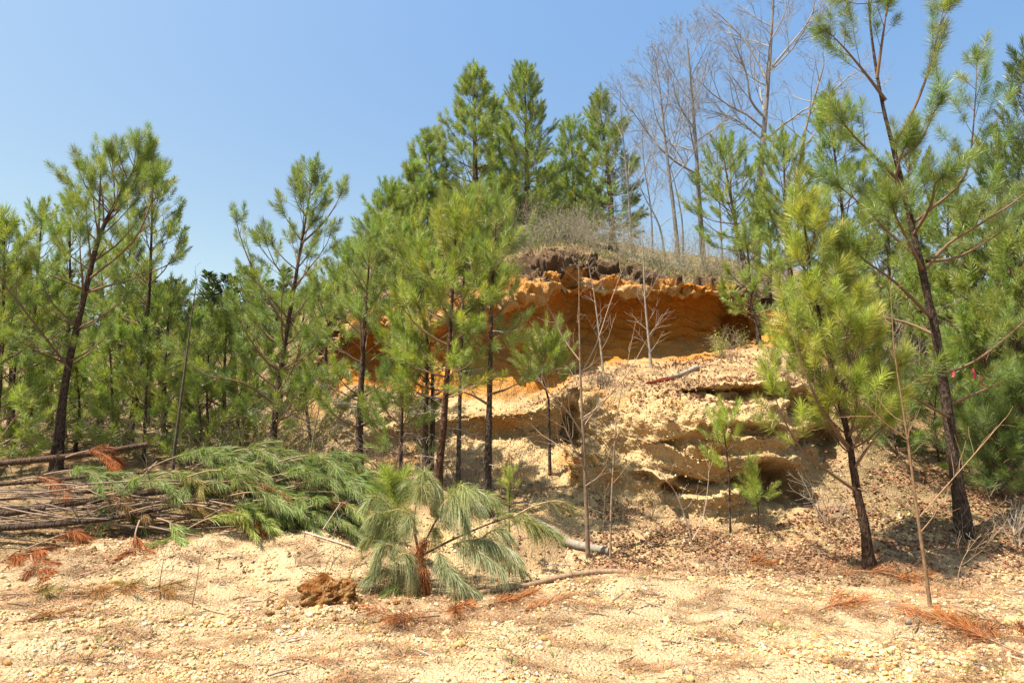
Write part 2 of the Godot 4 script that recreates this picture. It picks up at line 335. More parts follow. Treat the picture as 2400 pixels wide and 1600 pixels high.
	for r in h:
		for c in w:
			var k := r * w + c
			var q := p[k]
			var row: float = rs[r][0] + rs[r][1]
			var cc: float = cs[c][0] + cs[c][1]
			var cliff := band(5.3, 7.2, cc) * (1.0 - band(19.2, 20.6, cc))
			var lower := band(12.6, 13.4, cc) * (1.0 - band(19.6, 20.6, cc))
			var steep := clampf(1.0 - absf(n[k].y) * 0.8, 0.0, 1.0)
			var big := noise_a.get_noise_3dv(q * 1.1)
			var mid := noise_b.get_noise_3dv(q * 4.5)
			var fin := noise_c.get_noise_3dv(q * 15.0)
			var d := 0.0
			var y2 := q.y + 0.05 * q.x + 0.26 * noise_a.get_noise_2d(q.x * 1.1 + 40.0, q.z) + 0.07 * mid
			if row < 2.0 or row > 10.3 or cliff < 0.05:
				d = big * 0.10 + mid * 0.035 + fin * 0.012
			elif row < 4.6:
				var s := fposmod(y2 / 0.40, 1.0)
				var led := pow(s / 0.88, 2.0) if s < 0.88 else 1.0 - (s - 0.88) / 0.12
				var brk := clampf(0.7 + noise_b.get_noise_3d(q.x * 1.0, q.y * 3.0, 7.0) * 1.4, 0.15, 1.0)
				var chunk := noise_d.get_noise_3d(q.x * 2.2, y2 * 6.0, q.z * 2.2)
				d = big * 0.20 + mid * 0.05 + fin * 0.035 + noise_c.get_noise_3dv(q * 40.0) * 0.03 + chunk * 0.06 * steep
				d += lower * steep * (led - 0.4) * 0.42 * brk
			elif row < 6.0:
				d = big * 0.12 + mid * 0.05 + fin * 0.02
			else:
				var s2 := fposmod(y2 / 0.21, 1.0)
				var led2 := pow(s2 / 0.85, 1.5) if s2 < 0.85 else 1.0 - (s2 - 0.85) / 0.15
				var rim := band(8.2, 8.9, row) * (1.0 - band(10.0, 10.3, row))
				var block := noise_d.get_noise_3d(q.x * 2.6, y2 * 5.0, q.z * 2.6)
				d = big * (0.16 + 0.05 * rim) + mid * (0.05 + 0.05 * rim) + fin * (0.025 + 0.05 * rim) + noise_c.get_noise_3dv(q * 36.0) * 0.025 + (led2 - 0.5) * 0.06 * cliff + block * (0.03 + 0.11 * rim + 0.10 * band(9.4, 9.7, row) * (1.0 - band(10.1, 10.3, row)))
			for hl in hollows:
				var e: Vector3 = (q - hl[0]) / hl[1]
				var l := e.length() + mid * 0.25
				if l < 1.0:
					q.z -= hl[2] * smoothstep(1.0, 0.45, l)
			p[k] = q + n[k] * d
			# what the surface is made of
			var ww := row + mid * 0.35 + big * 0.4
			var spot := 0.5 + 0.5 * noise_b.get_noise_3dv(q * 2.1 + Vector3(9, 4, 2))
			var cream := Color(0.62, 0.485, 0.295).lerp(Color(0.56, 0.385, 0.19), spot)
			var orange := Color(0.60, 0.235, 0.032).lerp(Color(0.68, 0.33, 0.085), clampf(led_colour(y2) + mid * 0.4, 0.0, 1.0))
			orange = orange.lerp(Color(0.44, 0.255, 0.10), clampf(0.35 + 1.6 * noise_b.get_noise_3d(q.x * 1.4, q.y * 0.9 + 5.0, q.z * 1.4) + fin * 0.5, 0.0, 0.85))
			var litter := Color(0.30, 0.205, 0.125).lerp(Color(0.46, 0.33, 0.19), spot)
			var soil := Color(0.07, 0.047, 0.03).lerp(Color(0.20, 0.135, 0.085), spot)
			var floor_ := litter.lerp(Color(0.17, 0.15, 0.07), clampf(mid * 1.2 + 0.3, 0.0, 1.0))
			var cl := litter.lerp(cream, clampf(0.45 + big * 1.5 - 0.55 * band(15.0, 17.5, cc), 0.0, 1.0))
			if ww > 1.7:
				cl = cl.lerp(cream.lerp(orange, clampf((spot - 0.60) * 4.0, 0.0, 0.5)), band(1.7, 2.1, ww))
			if ww > 4.4:
				cl = cream.lerp(litter, clampf(0.45 + mid * 2.0 + big, 0.0, 0.95))
			if ww > 5.7:
				cl = cl.lerp(orange, band(5.7, 6.0, ww))
			if ww > 8.75:
				cl = orange.lerp(cream, clampf(0.55 + mid * 1.2, 0.0, 1.0)) if ww < 9.15 else orange.lerp(Color(0.45, 0.24, 0.09), spot)
			if ww > 9.62 - 0.28 * band(10.5, 11.5, cc) * (1.0 - band(15.2, 16.5, cc)):
				cl = soil
			if ww > 10.15:
				cl = litter.lerp(soil, clampf(mid + 0.55, 0.0, 1.0)).lerp(Color(0.2, 0.2, 0.08), clampf(big * 1.5, 0.0, 0.6))
			col[k] = floor_.lerp(cl, cliff if row > 1.6 else cl_front(cc))
			bank_w[k] = row
	n = grid_normals(p, w, h)
	bank_v = p
	bank_n = n
	var marks := [0, 0, 0, 0, 0, 0]
	var limits := [0.0, 1.8, 4.4, 5.9, 10.1, 13.0]
	for j in 6:
		var best := 0
		for r in h:
			if rs[r][0] + rs[r][1] <= limits[j] + 1e-4:
				best = r
		marks[j] = best
	var names := [["hill_slope", "leaf-strewn gravel slope rising from the flat gravel to the bank"], ["lower_bank", "pale pebbly sandstone bank with stacked ledges and hollows"], ["terrace", "sandy terrace strewn with dead leaves between lower bank and orange cliff"], ["cliff", "orange sandstone cliff with overhanging lip and dark soil cap"], ["hilltop", "wooded hilltop above and behind the orange cliff"]]
	for j in 5:
		var b := MB.new()
		for r in range(marks[j], marks[j + 1] + 1):
			for c in w:
				b.v.append(p[r * w + c]); b.n.append(n[r * w + c]); b.c.append(col[r * w + c])
		var tall: int = marks[j + 1] - marks[j]
		for r in tall:
			for c in w - 1:
				var a: int = r * w + c
				b.i.append_array(PackedInt32Array([a, a + w, a + 1, a + 1, a + w, a + w + 1]))
		var o := part(names[j][0], b.mesh(), M.earth, self)
		tag(o, names[j][1], "", "", "structure")
	# the topmost height over a grid, to stand things on
	for r in h - 1:
		for c in w - 1:
			var a := r * w + c
			raster(p[a], p[a + 1], p[a + w])
			raster(p[a + 1], p[a + w + 1], p[a + w])

func cl_front(cc: float) -> float:
	return band(4.0, 6.0, cc)

func led_colour(y: float) -> float:
	return 0.35 + 0.3 * sin(y * 23.0) + 0.25 * sin(y * 9.0 + 1.0)

func raster(a: Vector3, b: Vector3, c: Vector3) -> void:
	var x0 := maxi(int(ceil((minf(a.x, minf(b.x, c.x)) - GX0) / CELL)), 0)
	var x1 := mini(int(floor((maxf(a.x, maxf(b.x, c.x)) - GX0) / CELL)), GW - 1)
	var z0 := maxi(int(ceil((minf(a.z, minf(b.z, c.z)) - GZ0) / CELL)), 0)
	var z1 := mini(int(floor((maxf(a.z, maxf(b.z, c.z)) - GZ0) / CELL)), GH - 1)
	if x1 < x0 or z1 < z0:
		return
	var den := (b.z - c.z) * (a.x - c.x) + (c.x - b.x) * (a.z - c.z)
	if absf(den) < 1e-9:
		return
	for zi in range(z0, z1 + 1):
		for xi in range(x0, x1 + 1):
			var x := GX0 + xi * CELL
			var z := GZ0 + zi * CELL
			var u := ((b.z - c.z) * (x - c.x) + (c.x - b.x) * (z - c.z)) / den
			var v := ((c.z - a.z) * (x - c.x) + (a.x - c.x) * (z - c.z)) / den
			if u < -0.001 or v < -0.001 or u + v > 1.001:
				continue
			var y := u * a.y + v * b.y + (1.0 - u - v) * c.y
			var k := zi * GW + xi
			if y > top_y[k]:
				top_y[k] = y

func ground_y(x: float, z: float) -> float:
	var fx := (x - GX0) / CELL
	var fz := (z - GZ0) / CELL
	var xi := int(floor(fx))
	var zi := int(floor(fz))
	if xi < 0 or zi < 0 or xi >= GW - 1 or zi >= GH - 1:
		return flat_y(x, -z) if z > -9.0 else 3.0 + maxf(0.0, -z - 9.0) * 0.15
	var u := fx - xi
	var v := fz - zi
	var k := zi * GW + xi
	return maxf(lerpf(lerpf(top_y[k], top_y[k + 1], u), lerpf(top_y[k + GW], top_y[k + GW + 1], u), v), flat_y(x, -z))

func bump(x: float, c: float, w: float) -> float:
	var t := (x - c) / w
	return exp(-t * t)

func flat_y(x: float, d: float) -> float:
	if d > 12.0:
		return -1.0
	var y := 0.0
	var bx := band(-6.6, -3.6, x) * (1.0 - band(-2.2, -0.5, x))
	var ridge := 8.35 + 0.25 * sin(x * 1.3)
	var prof := bump(d, ridge, 0.85) if d < ridge else 1.0
	y += 0.46 * bx * prof
	y += 0.20 * smoothstep(7.5, 8.9, d) * band(-1.5, 0.5, x)
	y += 0.12 * bump(x, -1.1, 0.5) * bump(d, 7.7, 0.35) + 0.10 * bump(x, 0.9, 0.8) * bump(d, 7.3, 0.4)
	y += noise_a.get_noise_2d(x * 0.9, d * 0.9) * 0.12 + noise_b.get_noise_2d(x * 3.0, d * 3.0) * 0.035
	y -= smoothstep(9.3, 11.0, d) * 2.5
	return y

func build_ground() -> void:
	var xs := PackedFloat32Array()
	var ds := PackedFloat32Array()
	for e in [-400.0, -150.0, -60.0, -30.0, -20.0, -14.0, -10.0]: xs.append(e)
	for k in 321: xs.append(-8.0 + k * 0.05)
	for e in [10.0, 14.0, 20.0, 30.0, 60.0, 150.0, 400.0]: xs.append(e)
	for e in [-400.0, -150.0, -50.0, -20.0, -8.0, -3.0, 0.0, 1.5, 2.5, 3.2]: ds.append(e)
	for k in 170: ds.append(3.8 + k * 0.035)
	for e in [10.2, 11.0]: ds.append(e)
	var w := xs.size()
	var h := ds.size()
	var p := PackedVector3Array()
	var b := MB.new()
	for r in h:
		for c in w:
			p.append(Vector3(xs[c], flat_y(xs[c], ds[r]) + noise_c.get_noise_2d(xs[c] * 14.0, ds[r] * 14.0) * 0.012, -ds[r]))
	var n := grid_normals(p, w, h)
	b.v = p
	b.n = n
	for k in w * h:
		var q := p[k]
		var s := 0.5 + 0.5 * noise_b.get_noise_2d(q.x * 2.0 + 5.0, q.z * 2.0)
		var t := noise_a.get_noise_2d(q.x * 2.6 + 60.0, q.z * 5.5)
		var cl := Color(0.60, 0.465, 0.31).lerp(Color(0.50, 0.36, 0.22), s)
		cl = cl.lerp(Color(0.29, 0.20, 0.12), clampf((t - 0.12) * 3.0, 0.0, 0.75))
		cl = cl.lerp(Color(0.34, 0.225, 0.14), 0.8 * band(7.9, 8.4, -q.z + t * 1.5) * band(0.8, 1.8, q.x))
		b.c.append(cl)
	for r in h - 1:
		for c in w - 1:
			var a := r * w + c
			b.i.append_array(PackedInt32Array([a, a + w, a + 1, a + 1, a + w, a + w + 1]))
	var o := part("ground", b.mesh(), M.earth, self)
	tag(o, "pale yellow gravel ground in front of the bank", "", "", "structure")


# ---------------------------------------------------------------- plants
func make_sprig(l: float, count: int, nl: float, w: float, a0: float, a1: float, sag: float) -> ArrayMesh:
	var b := MB.new()
	for k in count:
		var t := pow((k + R.randf()) / count, 0.8)
		var az := R.randf() * TAU
		var ang := deg_to_rad(lerpf(a0, a1, t * t) + R.randf_range(-9, 9))
		var rad := Vector3(cos(az), 0, sin(az))
		var d := (UP * cos(ang) + rad * sin(ang)).normalized()
		var side := d.cross(rnd()).normalized()
		var g := 1.0 + R.randf_range(-0.45, 0.45)
		b.needle(UP * (l * t) + rad * 0.004, d, side, nl * R.randf_range(0.75, 1.1), w, rad * sag * R.randf() + UP * 0.12 + rnd() * 0.08, Color(g, g, g * R.randf_range(0.85, 1.1)))
	return b.mesh()

func make_sprigs() -> void:
	sprigs[0] = [make_sprig(0.26, 168, 0.115, 0.0036, 66, 10, 0.2), make_sprig(0.20, 146, 0.125, 0.0036, 76, 12, 0.25), make_sprig(0.30, 172, 0.105, 0.0036, 60, 10, 0.15)]
	sprigs[1] = [make_sprig(0.28, 100, 0.115, 0.006, 64, 10, 0.2), make_sprig(0.22, 90, 0.12, 0.006, 72, 12, 0.2), make_sprig(0.32, 102, 0.105, 0.006, 58, 10, 0.15)]
	sprigs[2] = [make_sprig(0.30, 60, 0.115, 0.010, 60, 12, 0.2), make_sprig(0.36, 62, 0.11, 0.010, 55, 12, 0.2)]

func along(p: PackedVector3Array, f: float) -> Vector3:
	var x := clampf(f, 0.0, 1.0) * (p.size() - 1)
	var k := mini(int(x), p.size() - 2)
	return p[k].lerp(p[k + 1], x - k)

func smooth_line(p: PackedVector3Array, parts: int) -> PackedVector3Array:
	var o := PackedVector3Array()
	var last := p.size() - 1
	for k in last:
		for j in parts:
			o.append(p[k].cubic_interpolate(p[k + 1], p[maxi(k - 1, 0)], p[mini(k + 2, last)], float(j) / parts))
	o.append(p[last])
	return o

func taper(n: int, r0: float, r1: float, pw := 1.0, flare := 0.0) -> PackedFloat32Array:
	var o := PackedFloat32Array()
	for k in n:
		var t := float(k) / (n - 1)
		o.append(lerpf(r0, r1, pow(t, pw)) * (1.0 + flare * exp(-t * 22.0)))
	return o

var fine := 0.0016
const BARK := Color(0.18, 0.13, 0.105)
const TWIG := Color(0.16, 0.105, 0.07)
const GREY := Color(0.34, 0.30, 0.26)

# A pine: trunk through the given points, whorls of limbs that curve upwards, shoots of needles.
func pine(called: String, label: String, group: String, line: PackedVector3Array, r0: float, o: Dictionary) -> Node3D:
	R.seed = o.get("seed", 1)
	var tr := smooth_line(line, 4)
	if not o.get("free", false):
		var gy := ground_y(tr[0].x, tr[0].z) - 0.06
		if o.get("drop", true):
			tr[0].y = gy
			if tr[1].y < gy + 0.1: tr[1].y = gy + 0.1
	var at := tr[0]
	for k in tr.size(): tr[k] -= at
	var me := thing(called, label, "pine tree", at, group)
	var lod: int = o.get("lod", 0)
	var bark: Color = o.get("bark", BARK)
	var b := MB.new()
	b.tube(tr, taper(tr.size(), r0, 0.008, 0.85, 0.6), 10 if lod == 0 else 7, bark, 0.10 if lod == 0 else 0.05, bark.lerp(TWIG, 0.7))
	part("trunk", b.mesh(), M.pine_bark, me)
	var where := []
	var cols := PackedColorArray()
	var green: Color = o.get("green", Color(0.105, 0.155, 0.028))
	var ns: float = o.get("ns", 1.0)
	var length := 0.0
	for k in tr.size() - 1: length += tr[k].distance_to(tr[k + 1])
	var start: float = o.get("start", 0.35)
	var rad: float = o.get("rad", 1.1)
	var step: float = o.get("step", 0.34)
	var s := start * length
	var az := R.randf() * TAU
	var joined := MB.new()
	var low: float = o.get("low", 8.0)
	var high: float = o.get("high", 58.0)
	while s < length - 0.12:
		var f := s / length
		var rel := clampf((f - start) / (1.0 - start), 0.0, 1.0)
		for j in int(o.get("per", 4)):
			az += TAU / int(o.get("per", 4)) + R.randf_range(-0.5, 0.5)
			var bl: float = rad * pow(1.0 - rel, o.get("cone", 0.8)) * (0.6 + 0.4 * band(0.0, 0.25, rel)) * R.randf_range(0.45, 1.2) + 0.10
			var p0 := along(tr, f + R.randf_range(-0.012, 0.012))
			var lm := joined if lod > 0 else MB.new()
			limb(lm, where, cols, p0, az, deg_to_rad(lerpf(low, high, pow(rel, 0.8)) + R.randf_range(-12, 12)), bl, minf(r0 * 0.42 * (1.0 - f * 0.75), 0.005 + bl * 0.013), green, ns, lod, o)
			if lod == 0:
				part("limb", lm.mesh(), M.twig, me)
		az += 0.9
		s += step * R.randf_range(0.75, 1.25)
	for l in o.get("limbs", []):
		var q := smooth_line(l, 3)
		for k in q.size(): q[k] -= at
		var lm2 := MB.new()
		limb_line(lm2, where, cols, q, o.get("limb_r", 0.022), green, ns, lod, o)
		part("limb", lm2.mesh(), M.twig, me)
	# leading shoot
	for k in 5:
		var d := ((tr[-1] - tr[-3]).normalized() + rnd() * (0.0 if k == 0 else 0.55)).normalized()
		shoot(where, cols, tr[-1] - UP * (0.06 * k), d, green, ns * (1.25 if k == 0 else 1.0))
	# dead stubs under the crown
	for k in int(o.get("dead", 4)):
		var f2 := R.randf_range(0.12, start + 0.12)
		var lm3 := joined if lod > 0 else MB.new()
		grow(lm3, along(tr, f2), Vector3(R.randf_range(-1, 1), R.randf_range(-0.1, 0.35), R.randf_range(-1, 1)).normalized(), R.randf_range(0.3, 0.9) * rad * 0.8, 0.008, 1, o.get("dead_col", GREY), 0.25, 4)
		if lod == 0:
			part("dead_limb", lm3.mesh(), M.twig, me)
	if lod > 0:
		var jm := part("limbs", joined.mesh(), M.twig, me)
		jm.set_meta("kind", "stuff")
	var set_: Array = sprigs[lod]
	many("crown", set_[R.randi() % set_.size()], M.needle, where, cols, me)
	return me

func shoot(where: Array, cols: PackedColorArray, p: Vector3, d: Vector3, green: Color, s: float) -> void:
	var k := s * R.randf_range(0.75, 1.15)
	where.append(facing(d, R.randf() * TAU, Vector3(k, k * R.randf_range(0.85, 1.15), k), p - d * 0.06 * s))
	cols.append(tint(green, 0.32))

func limb(b: MB, where: Array, cols: PackedColorArray, p0: Vector3, az: float, elev: float, l: float, r: float, green: Color, ns: float, lod: int, o: Dictionary) -> void:
	var d := Vector3(cos(az) * cos(elev), sin(elev), sin(az) * cos(elev))
	var pts := PackedVector3Array([p0])
	var n := 5 if lod < 2 else 3
	var curl: float = o.get("curl", 0.26)
	for k in n:
		pts.append(pts[-1] + d * l / n)
		d = (d + UP * curl * (0.3 + 0.7 * k / n) + rnd() * 0.13).normalized()
	limb_line(b, where, cols, pts, r, green, ns, lod, o)

func limb_line(b: MB, where: Array, cols: PackedColorArray, pts: PackedVector3Array, r: float, green: Color, ns: float, lod: int, o: Dictionary) -> void:
	b.tube(pts, taper(pts.size(), maxf(r, 0.006), 0.004), 5 if lod == 0 else 3, o.get("twig", TWIG))
	var l := 0.0
	for k in pts.size() - 1: l += pts[k].distance_to(pts[k + 1])
	var gap: float = o.get("gap", 0.13) * 2.1 * (1.0 if lod == 0 else 1.25 if lod == 1 else 1.7)
	var bare: float = o.get("bare", 0.32)
	var x: float = l * bare
	var sgn := 1.0
	while x < l:
		var t := x / l
		var p := along(pts, t)
		var tan := (along(pts, t + 0.06) - along(pts, t - 0.06)).normalized()
		var side := tan.cross(UP).normalized() * sgn
		sgn = -sgn
		var d := (tan * 0.8 + side * R.randf_range(0.4, 0.9) + UP * R.randf_range(0.0, 0.5) + rnd() * 0.2).normalized()
		var sl := (0.12 + 0.42 * l * (1.0 - t)) * R.randf_range(0.6, 1.25)
		var e := p + d * sl + UP * sl * 0.12
		if lod < 2:
			b.tube(PackedVector3Array([p, p.lerp(e, 0.5) - UP * sl * 0.02, e]), PackedFloat32Array([0.0055, 0.0045, 0.003]), 3, o.get("twig", TWIG))
		var dd := (d + UP * R.randf_range(0.1, 0.55)).normalized()
		shoot(where, cols, e, dd, green, ns)
		if sl > 0.32:
			shoot(where, cols, p.lerp(e, 0.6), (d.cross(UP) * sgn * 0.6 + dd).normalized(), green, ns * 0.9)
		x += gap * R.randf_range(0.7, 1.3)
	var end := (pts[-1] - pts[-2]).normalized()
	shoot(where, cols, pts[-1], (end + UP * 0.25).normalized(), green, ns * 1.12)
	if l > 0.5:
		for k in 2:
			shoot(where, cols, pts[-1] - end * 0.08, (end + rnd() * 0.7 + UP * 0.2).normalized(), green, ns * 0.95)

# A bare branch that forks into finer ones.
func grow(b: MB, p: Vector3, d: Vector3, l: float, r: float, level: int, col: Color, wander: float, kids: int, lift := 0.06) -> void:
	var n := 4 if level > 0 else 3
	var pts := PackedVector3Array([p])
	var dirs := [d]
	for k in n:
		pts.append(pts[-1] + d * l / n)
		d = (d + rnd() * wander + UP * lift).normalized()
		dirs.append(d)
	b.tube(pts, taper(n + 1, r, maxf(r * 0.35, fine)), 5 if r > 0.02 else 4 if r > 0.008 else 3, col)
	if level <= 0:
		return
	for k in kids:
		var t := lerpf(0.25, 0.98, (k + R.randf()) / kids)
		var q := along(pts, t)
		var dk: Vector3 = dirs[mini(int(t * n), n)]
		var side := dk.cross(rnd()).normalized()
		var ang := deg_to_rad(R.randf_range(28, 58))
		grow(b, q, (dk * cos(ang) + side * sin(ang) + UP * lift).normalized(), l * R.randf_range(0.38, 0.68) * (1.15 - 0.5 * t), maxf(r * (1.0 - 0.5 * t) * 0.6, fine), level - 1, col, wander, maxi(kids - 1, 2), lift)

func bare_tree(called: String, label: String, group: String, line: PackedVector3Array, r0: float, o: Dictionary) -> Node3D:
	R.seed = o.get("seed", 1)
	var tr := smooth_line(line, 4)
	if o.get("drop", true):
		tr[0].y = ground_y(tr[0].x, tr[0].z) - 0.05
		if tr[1].y < tr[0].y + 0.05: tr[1].y = tr[0].y + 0.05
	var at := tr[0]
	for k in tr.size(): tr[k] -= at
	var me := thing(called, label, o.get("category", "bare tree"), at, group)
	var col: Color = o.get("col", GREY)
	var b := MB.new()
	b.tube(tr, taper(tr.size(), r0, r0 * o.get("end", 0.15), 0.9, 0.2), 8, col, 0.05)
	part("trunk", b.mesh(), M.grey_bark, me)
	var n: int = o.get("limbs_n", 10)
	var s: float = o.get("start", 0.3)
	var length := 0.0
	for k in tr.size() - 1: length += tr[k].distance_to(tr[k + 1])
	for k in n:
		var f := lerpf(s, 0.99, (k + R.randf() * 0.8) / n)
		var az := k * 2.4 + R.randf() * 1.2
		var el := deg_to_rad(R.randf_range(o.get("low", 15.0), o.get("high", 55.0)))
		var l: float = o.get("reach", 1.5) * R.randf_range(0.6, 1.15) * (1.15 - 0.75 * (f - s) / (1.0 - s))
		var lm := MB.new()
		grow(lm, along(tr, f), Vector3(cos(az) * cos(el), sin(el), sin(az) * cos(el)), l, maxf(r0 * (1.0 - 0.8 * f) * o.get("thick", 0.45), 0.003), o.get("levels", 2), col, o.get("wander", 0.22), o.get("kids", 4), o.get("lift", 0.08))
		part("limb", lm.mesh(), M.twig, me)
	for l2 in o.get("limbs", []):
		var q := smooth_line(l2, 3)
		for k in q.size(): q[k] -= at
		var lm2 := MB.new()
		lm2.tube(q, taper(q.size(), o.get("limb_r", r0 * 0.4), r0 * 0.1), 6, col)
		for k in int(o.get("limb_kids", 9)):
			var t := R.randf_range(0.2, 1.0)
			var tan := (along(q, t + 0.05) - along(q, t - 0.05)).normalized()
			grow(lm2, along(q, t), (tan + rnd() * 0.8).normalized(), o.get("reach", 1.5) * R.randf_range(0.25, 0.6), r0 * 0.12, maxi(o.get("levels", 2) - 1, 0), col, o.get("wander", 0.22), o.get("kids", 4), o.get("lift", 0.08))
		part("limb", lm2.mesh(), M.twig, me)
	return me

# A bush of thin stems, with or without young leaves.
func shrub(called: String, label: String, group: String, at: Vector3, height: float, spread: float, stems: int, o: Dictionary) -> Node3D:
	R.seed = o.get("seed", 1)
	var me := thing(called, label, o.get("category", "shrub"), at, group)
	var b := MB.new()
	var lv := MB.new()
	var col: Color = o.get("col", Color(0.27, 0.22, 0.17))
	for k in stems:
		var az := R.randf() * TAU
		var lean := R.randf_range(0.1, 1.0) * spread
		var d := Vector3(cos(az) * lean, 1.0, sin(az) * lean).normalized()
		var l := height * R.randf_range(0.5, 1.0)
		grow(b, Vector3(cos(az), 0, sin(az)) * R.randf() * 0.12 * spread, d, l, o.get("r", 0.007), o.get("levels", 2), tint(col, 0.2), 0.2, o.get("kids", 4))
		for j in int(o.get("leaves", 0)):
			var q := d * l * R.randf_range(0.2, 1.05) + rnd() * 0.22 * height
			q.y = maxf(q.y, 0.05)
			lv.leaf(q, rnd().normalized(), rnd().normalized(), o.get("leaf_l", 0.035), o.get("leaf_w", 0.02), tint(o.get("leaf_col", Color(0.16, 0.19, 0.05)), 0.3))
	part("stems", b.mesh(), M.twig, me).set_meta("kind", "stuff")
	if not lv.v.is_empty():
		part("foliage", lv.mesh(), M.leaf, me)
	return me

# Needles swept along a stem and pulled down by their weight.
func plume(b: MB, pts: PackedVector3Array, count: int, nl: float, w: float, angle: float, sag: float, col: Color, from := 0.15, vary := 0.25) -> void:
	for k in count:
		var t := lerpf(from, 1.0, (k + R.randf()) / count)
		var p := along(pts, t)
		var tan := (along(pts, t + 0.04) - along(pts, t - 0.04)).normalized()
		var rad := tan.cross(rnd()).normalized()
		var a := deg_to_rad(angle * (1.0 - 0.6 * t * t) + R.randf_range(-8, 8))
		var d := (tan * cos(a) + rad * sin(a) - UP * sag * 0.35).normalized()
		b.needle(p, d, d.cross(rnd()).normalized(), nl * R.randf_range(0.75, 1.12), w, -UP * sag * R.randf_range(0.35, 1.0) + rnd() * 0.14, tint(col, vary) if R.randf() > 0.07 else Color(0.30, 0.17, 0.08))

func lay(p: PackedVector3Array, lift: float) -> PackedVector3Array:
	var o := PackedVector3Array()
	for q in p:
		o.append(Vector3(q.x, ground_y(q.x, q.z) + lift, q.z))
	return o

# A cut or fallen bough: a stem with side shoots, all clothed in needles.
func bough(called: String, label: String, group: String, line: PackedVector3Array, r: float, col: Color, o: Dictionary) -> Node3D:
	R.seed = o.get("seed", 1)
	var q := smooth_line(line, 3)
	var at := q[0]
	for k in q.size(): q[k] -= at
	var me := thing(called, label, o.get("category", "bough"), at, group)
	var b := MB.new()
	b.tube(q, taper(q.size(), r, 0.004), 6, o.get("stem", Color(0.25, 0.17, 0.12)), 0.05)
	b.cap(q[0], (q[0] - q[1]).normalized(), r, 6, Color(0.55, 0.42, 0.27))
	var stem := part("stem", b.mesh(), M.twig, me)
	var nm: StandardMaterial3D = M.dead_needle if o.get("dead", false) else M.needle
	var sub: int = o.get("subs", 5)
	var nl: float = o.get("nl", 0.17)
	var sag: float = o.get("sag", 0.5)
	var cnt: int = o.get("count", 160)
	for k in sub + 1:
		var nb := MB.new()
		var holder := stem
		var pts := q
		if k > 0:
			var t := lerpf(o.get("from", 0.3), 0.95, (k - R.randf()) / sub)
			var p := along(q, t)
			var tan := (along(q, t + 0.05) - along(q, t - 0.05)).normalized()
			var d := (tan + tan.cross(UP).normalized() * (1.0 if k % 2 == 0 else -1.0) * R.randf_range(0.3, 0.9) + UP * R.randf_range(-0.15, 0.35)).normalized()
			var l: float = o.get("sub_l", 0.5) * R.randf_range(0.6, 1.15)
			pts = PackedVector3Array([p])
			for j in 3:
				pts.append(pts[-1] + d * l / 3.0)
				d = (d - UP * sag * 0.25 + rnd() * 0.1).normalized()
		for j in pts.size():
			var gy := ground_y(pts[j].x + at.x, pts[j].z + at.z) - at.y + 0.02
			if pts[j].y < gy: pts[j].y = gy
		if k > 0:
			var sb := MB.new()
			sb.tube(pts, taper(4, 0.006, 0.003), 3, o.get("stem", Color(0.25, 0.17, 0.12)))
			holder = part("spray", sb.mesh(), M.twig, me)
		plume(nb, pts, cnt, nl, o.get("w", 0.0036), o.get("angle", 38.0), sag, col.lerp(o.get("col2", col), R.randf()), o.get("from", 0.3) if k == 0 else 0.1)
		part("needles", nb.mesh(), nm, holder).set_meta("kind", "stuff")
	return me

func stick(called: String, label: String, category: String, group: String, line: PackedVector3Array, r0: float, r1: float, col: Color, twigs: int, sd: int, cut := true) -> Node3D:
	R.seed = sd
	var q := smooth_line(line, 4)
	var at := q[0]
	for k in q.size(): q[k] -= at
	var me := thing(called, label, category, at, group)
	var b := MB.new()
	b.tube(q, taper(q.size(), r0, r1), 8 if r0 > 0.02 else 5, col, 0.09)
	if cut:
		b.cap(q[0], (q[0] - q[1]).normalized(), r0, 8, Color(0.55, 0.42, 0.27))
		b.cap(q[-1], (q[-1] - q[-2]).normalized(), r1, 8, Color(0.55, 0.42, 0.27))
	part("stem", b.mesh(), (M.grey_bark if col.r > 0.35 else M.pine_bark) if r0 > 0.02 else M.twig, me)
	for k in twigs:
		var t := R.randf_range(0.2, 0.95)
		var tan := (along(q, t + 0.05) - along(q, t - 0.05)).normalized()
		var tb := MB.new()
		grow(tb, along(q, t), (tan * 0.7 + rnd() + UP * 0.3).normalized(), R.randf_range(0.15, 0.5), maxf(r0 * 0.2, 0.003), 1, col, 0.2, 3)
		part("twig", tb.mesh(), M.twig, me)
	return me

func pebble_mesh(sd: int, rad := 8, rings := 5) -> ArrayMesh:
	R.seed = sd
	var s := SphereMesh.new()
	s.radius = 1.0
	s.height = 2.0
	s.radial_segments = rad
	s.rings = rings
	var arr := s.get_mesh_arrays()
	var v: PackedVector3Array = arr[Mesh.ARRAY_VERTEX]
	var off := rnd() * 20.0
	var cuts := []
	for k in 7:
		cuts.append([rnd().normalized(), R.randf_range(0.55, 0.9)])
	for k in v.size():
		var q := v[k]
		for ct in cuts:
			var dd: float = q.dot(ct[0])
			if dd > ct[1]: q -= ct[0] * (dd - ct[1])
		q *= 1.0 + 0.25 * noise_a.get_noise_3dv(v[k] * 1.6 + off)
		v[k] = q
	var b := MB.new()
	var idx: PackedInt32Array = arr[Mesh.ARRAY_INDEX]
	var nn := PackedVector3Array()
	nn.resize(v.size())
	for k in range(0, idx.size(), 3):
		var fn := (v[idx[k + 2]] - v[idx[k]]).cross(v[idx[k + 1]] - v[idx[k]])
		for j in 3: nn[idx[k + j]] += fn
	for k in v.size():
		b.v.append(v[k]); b.n.append((nn[k].normalized() + v[k].normalized() * 0.3).normalized()); b.c.append(Color.WHITE)
	b.i = idx
	return b.mesh()


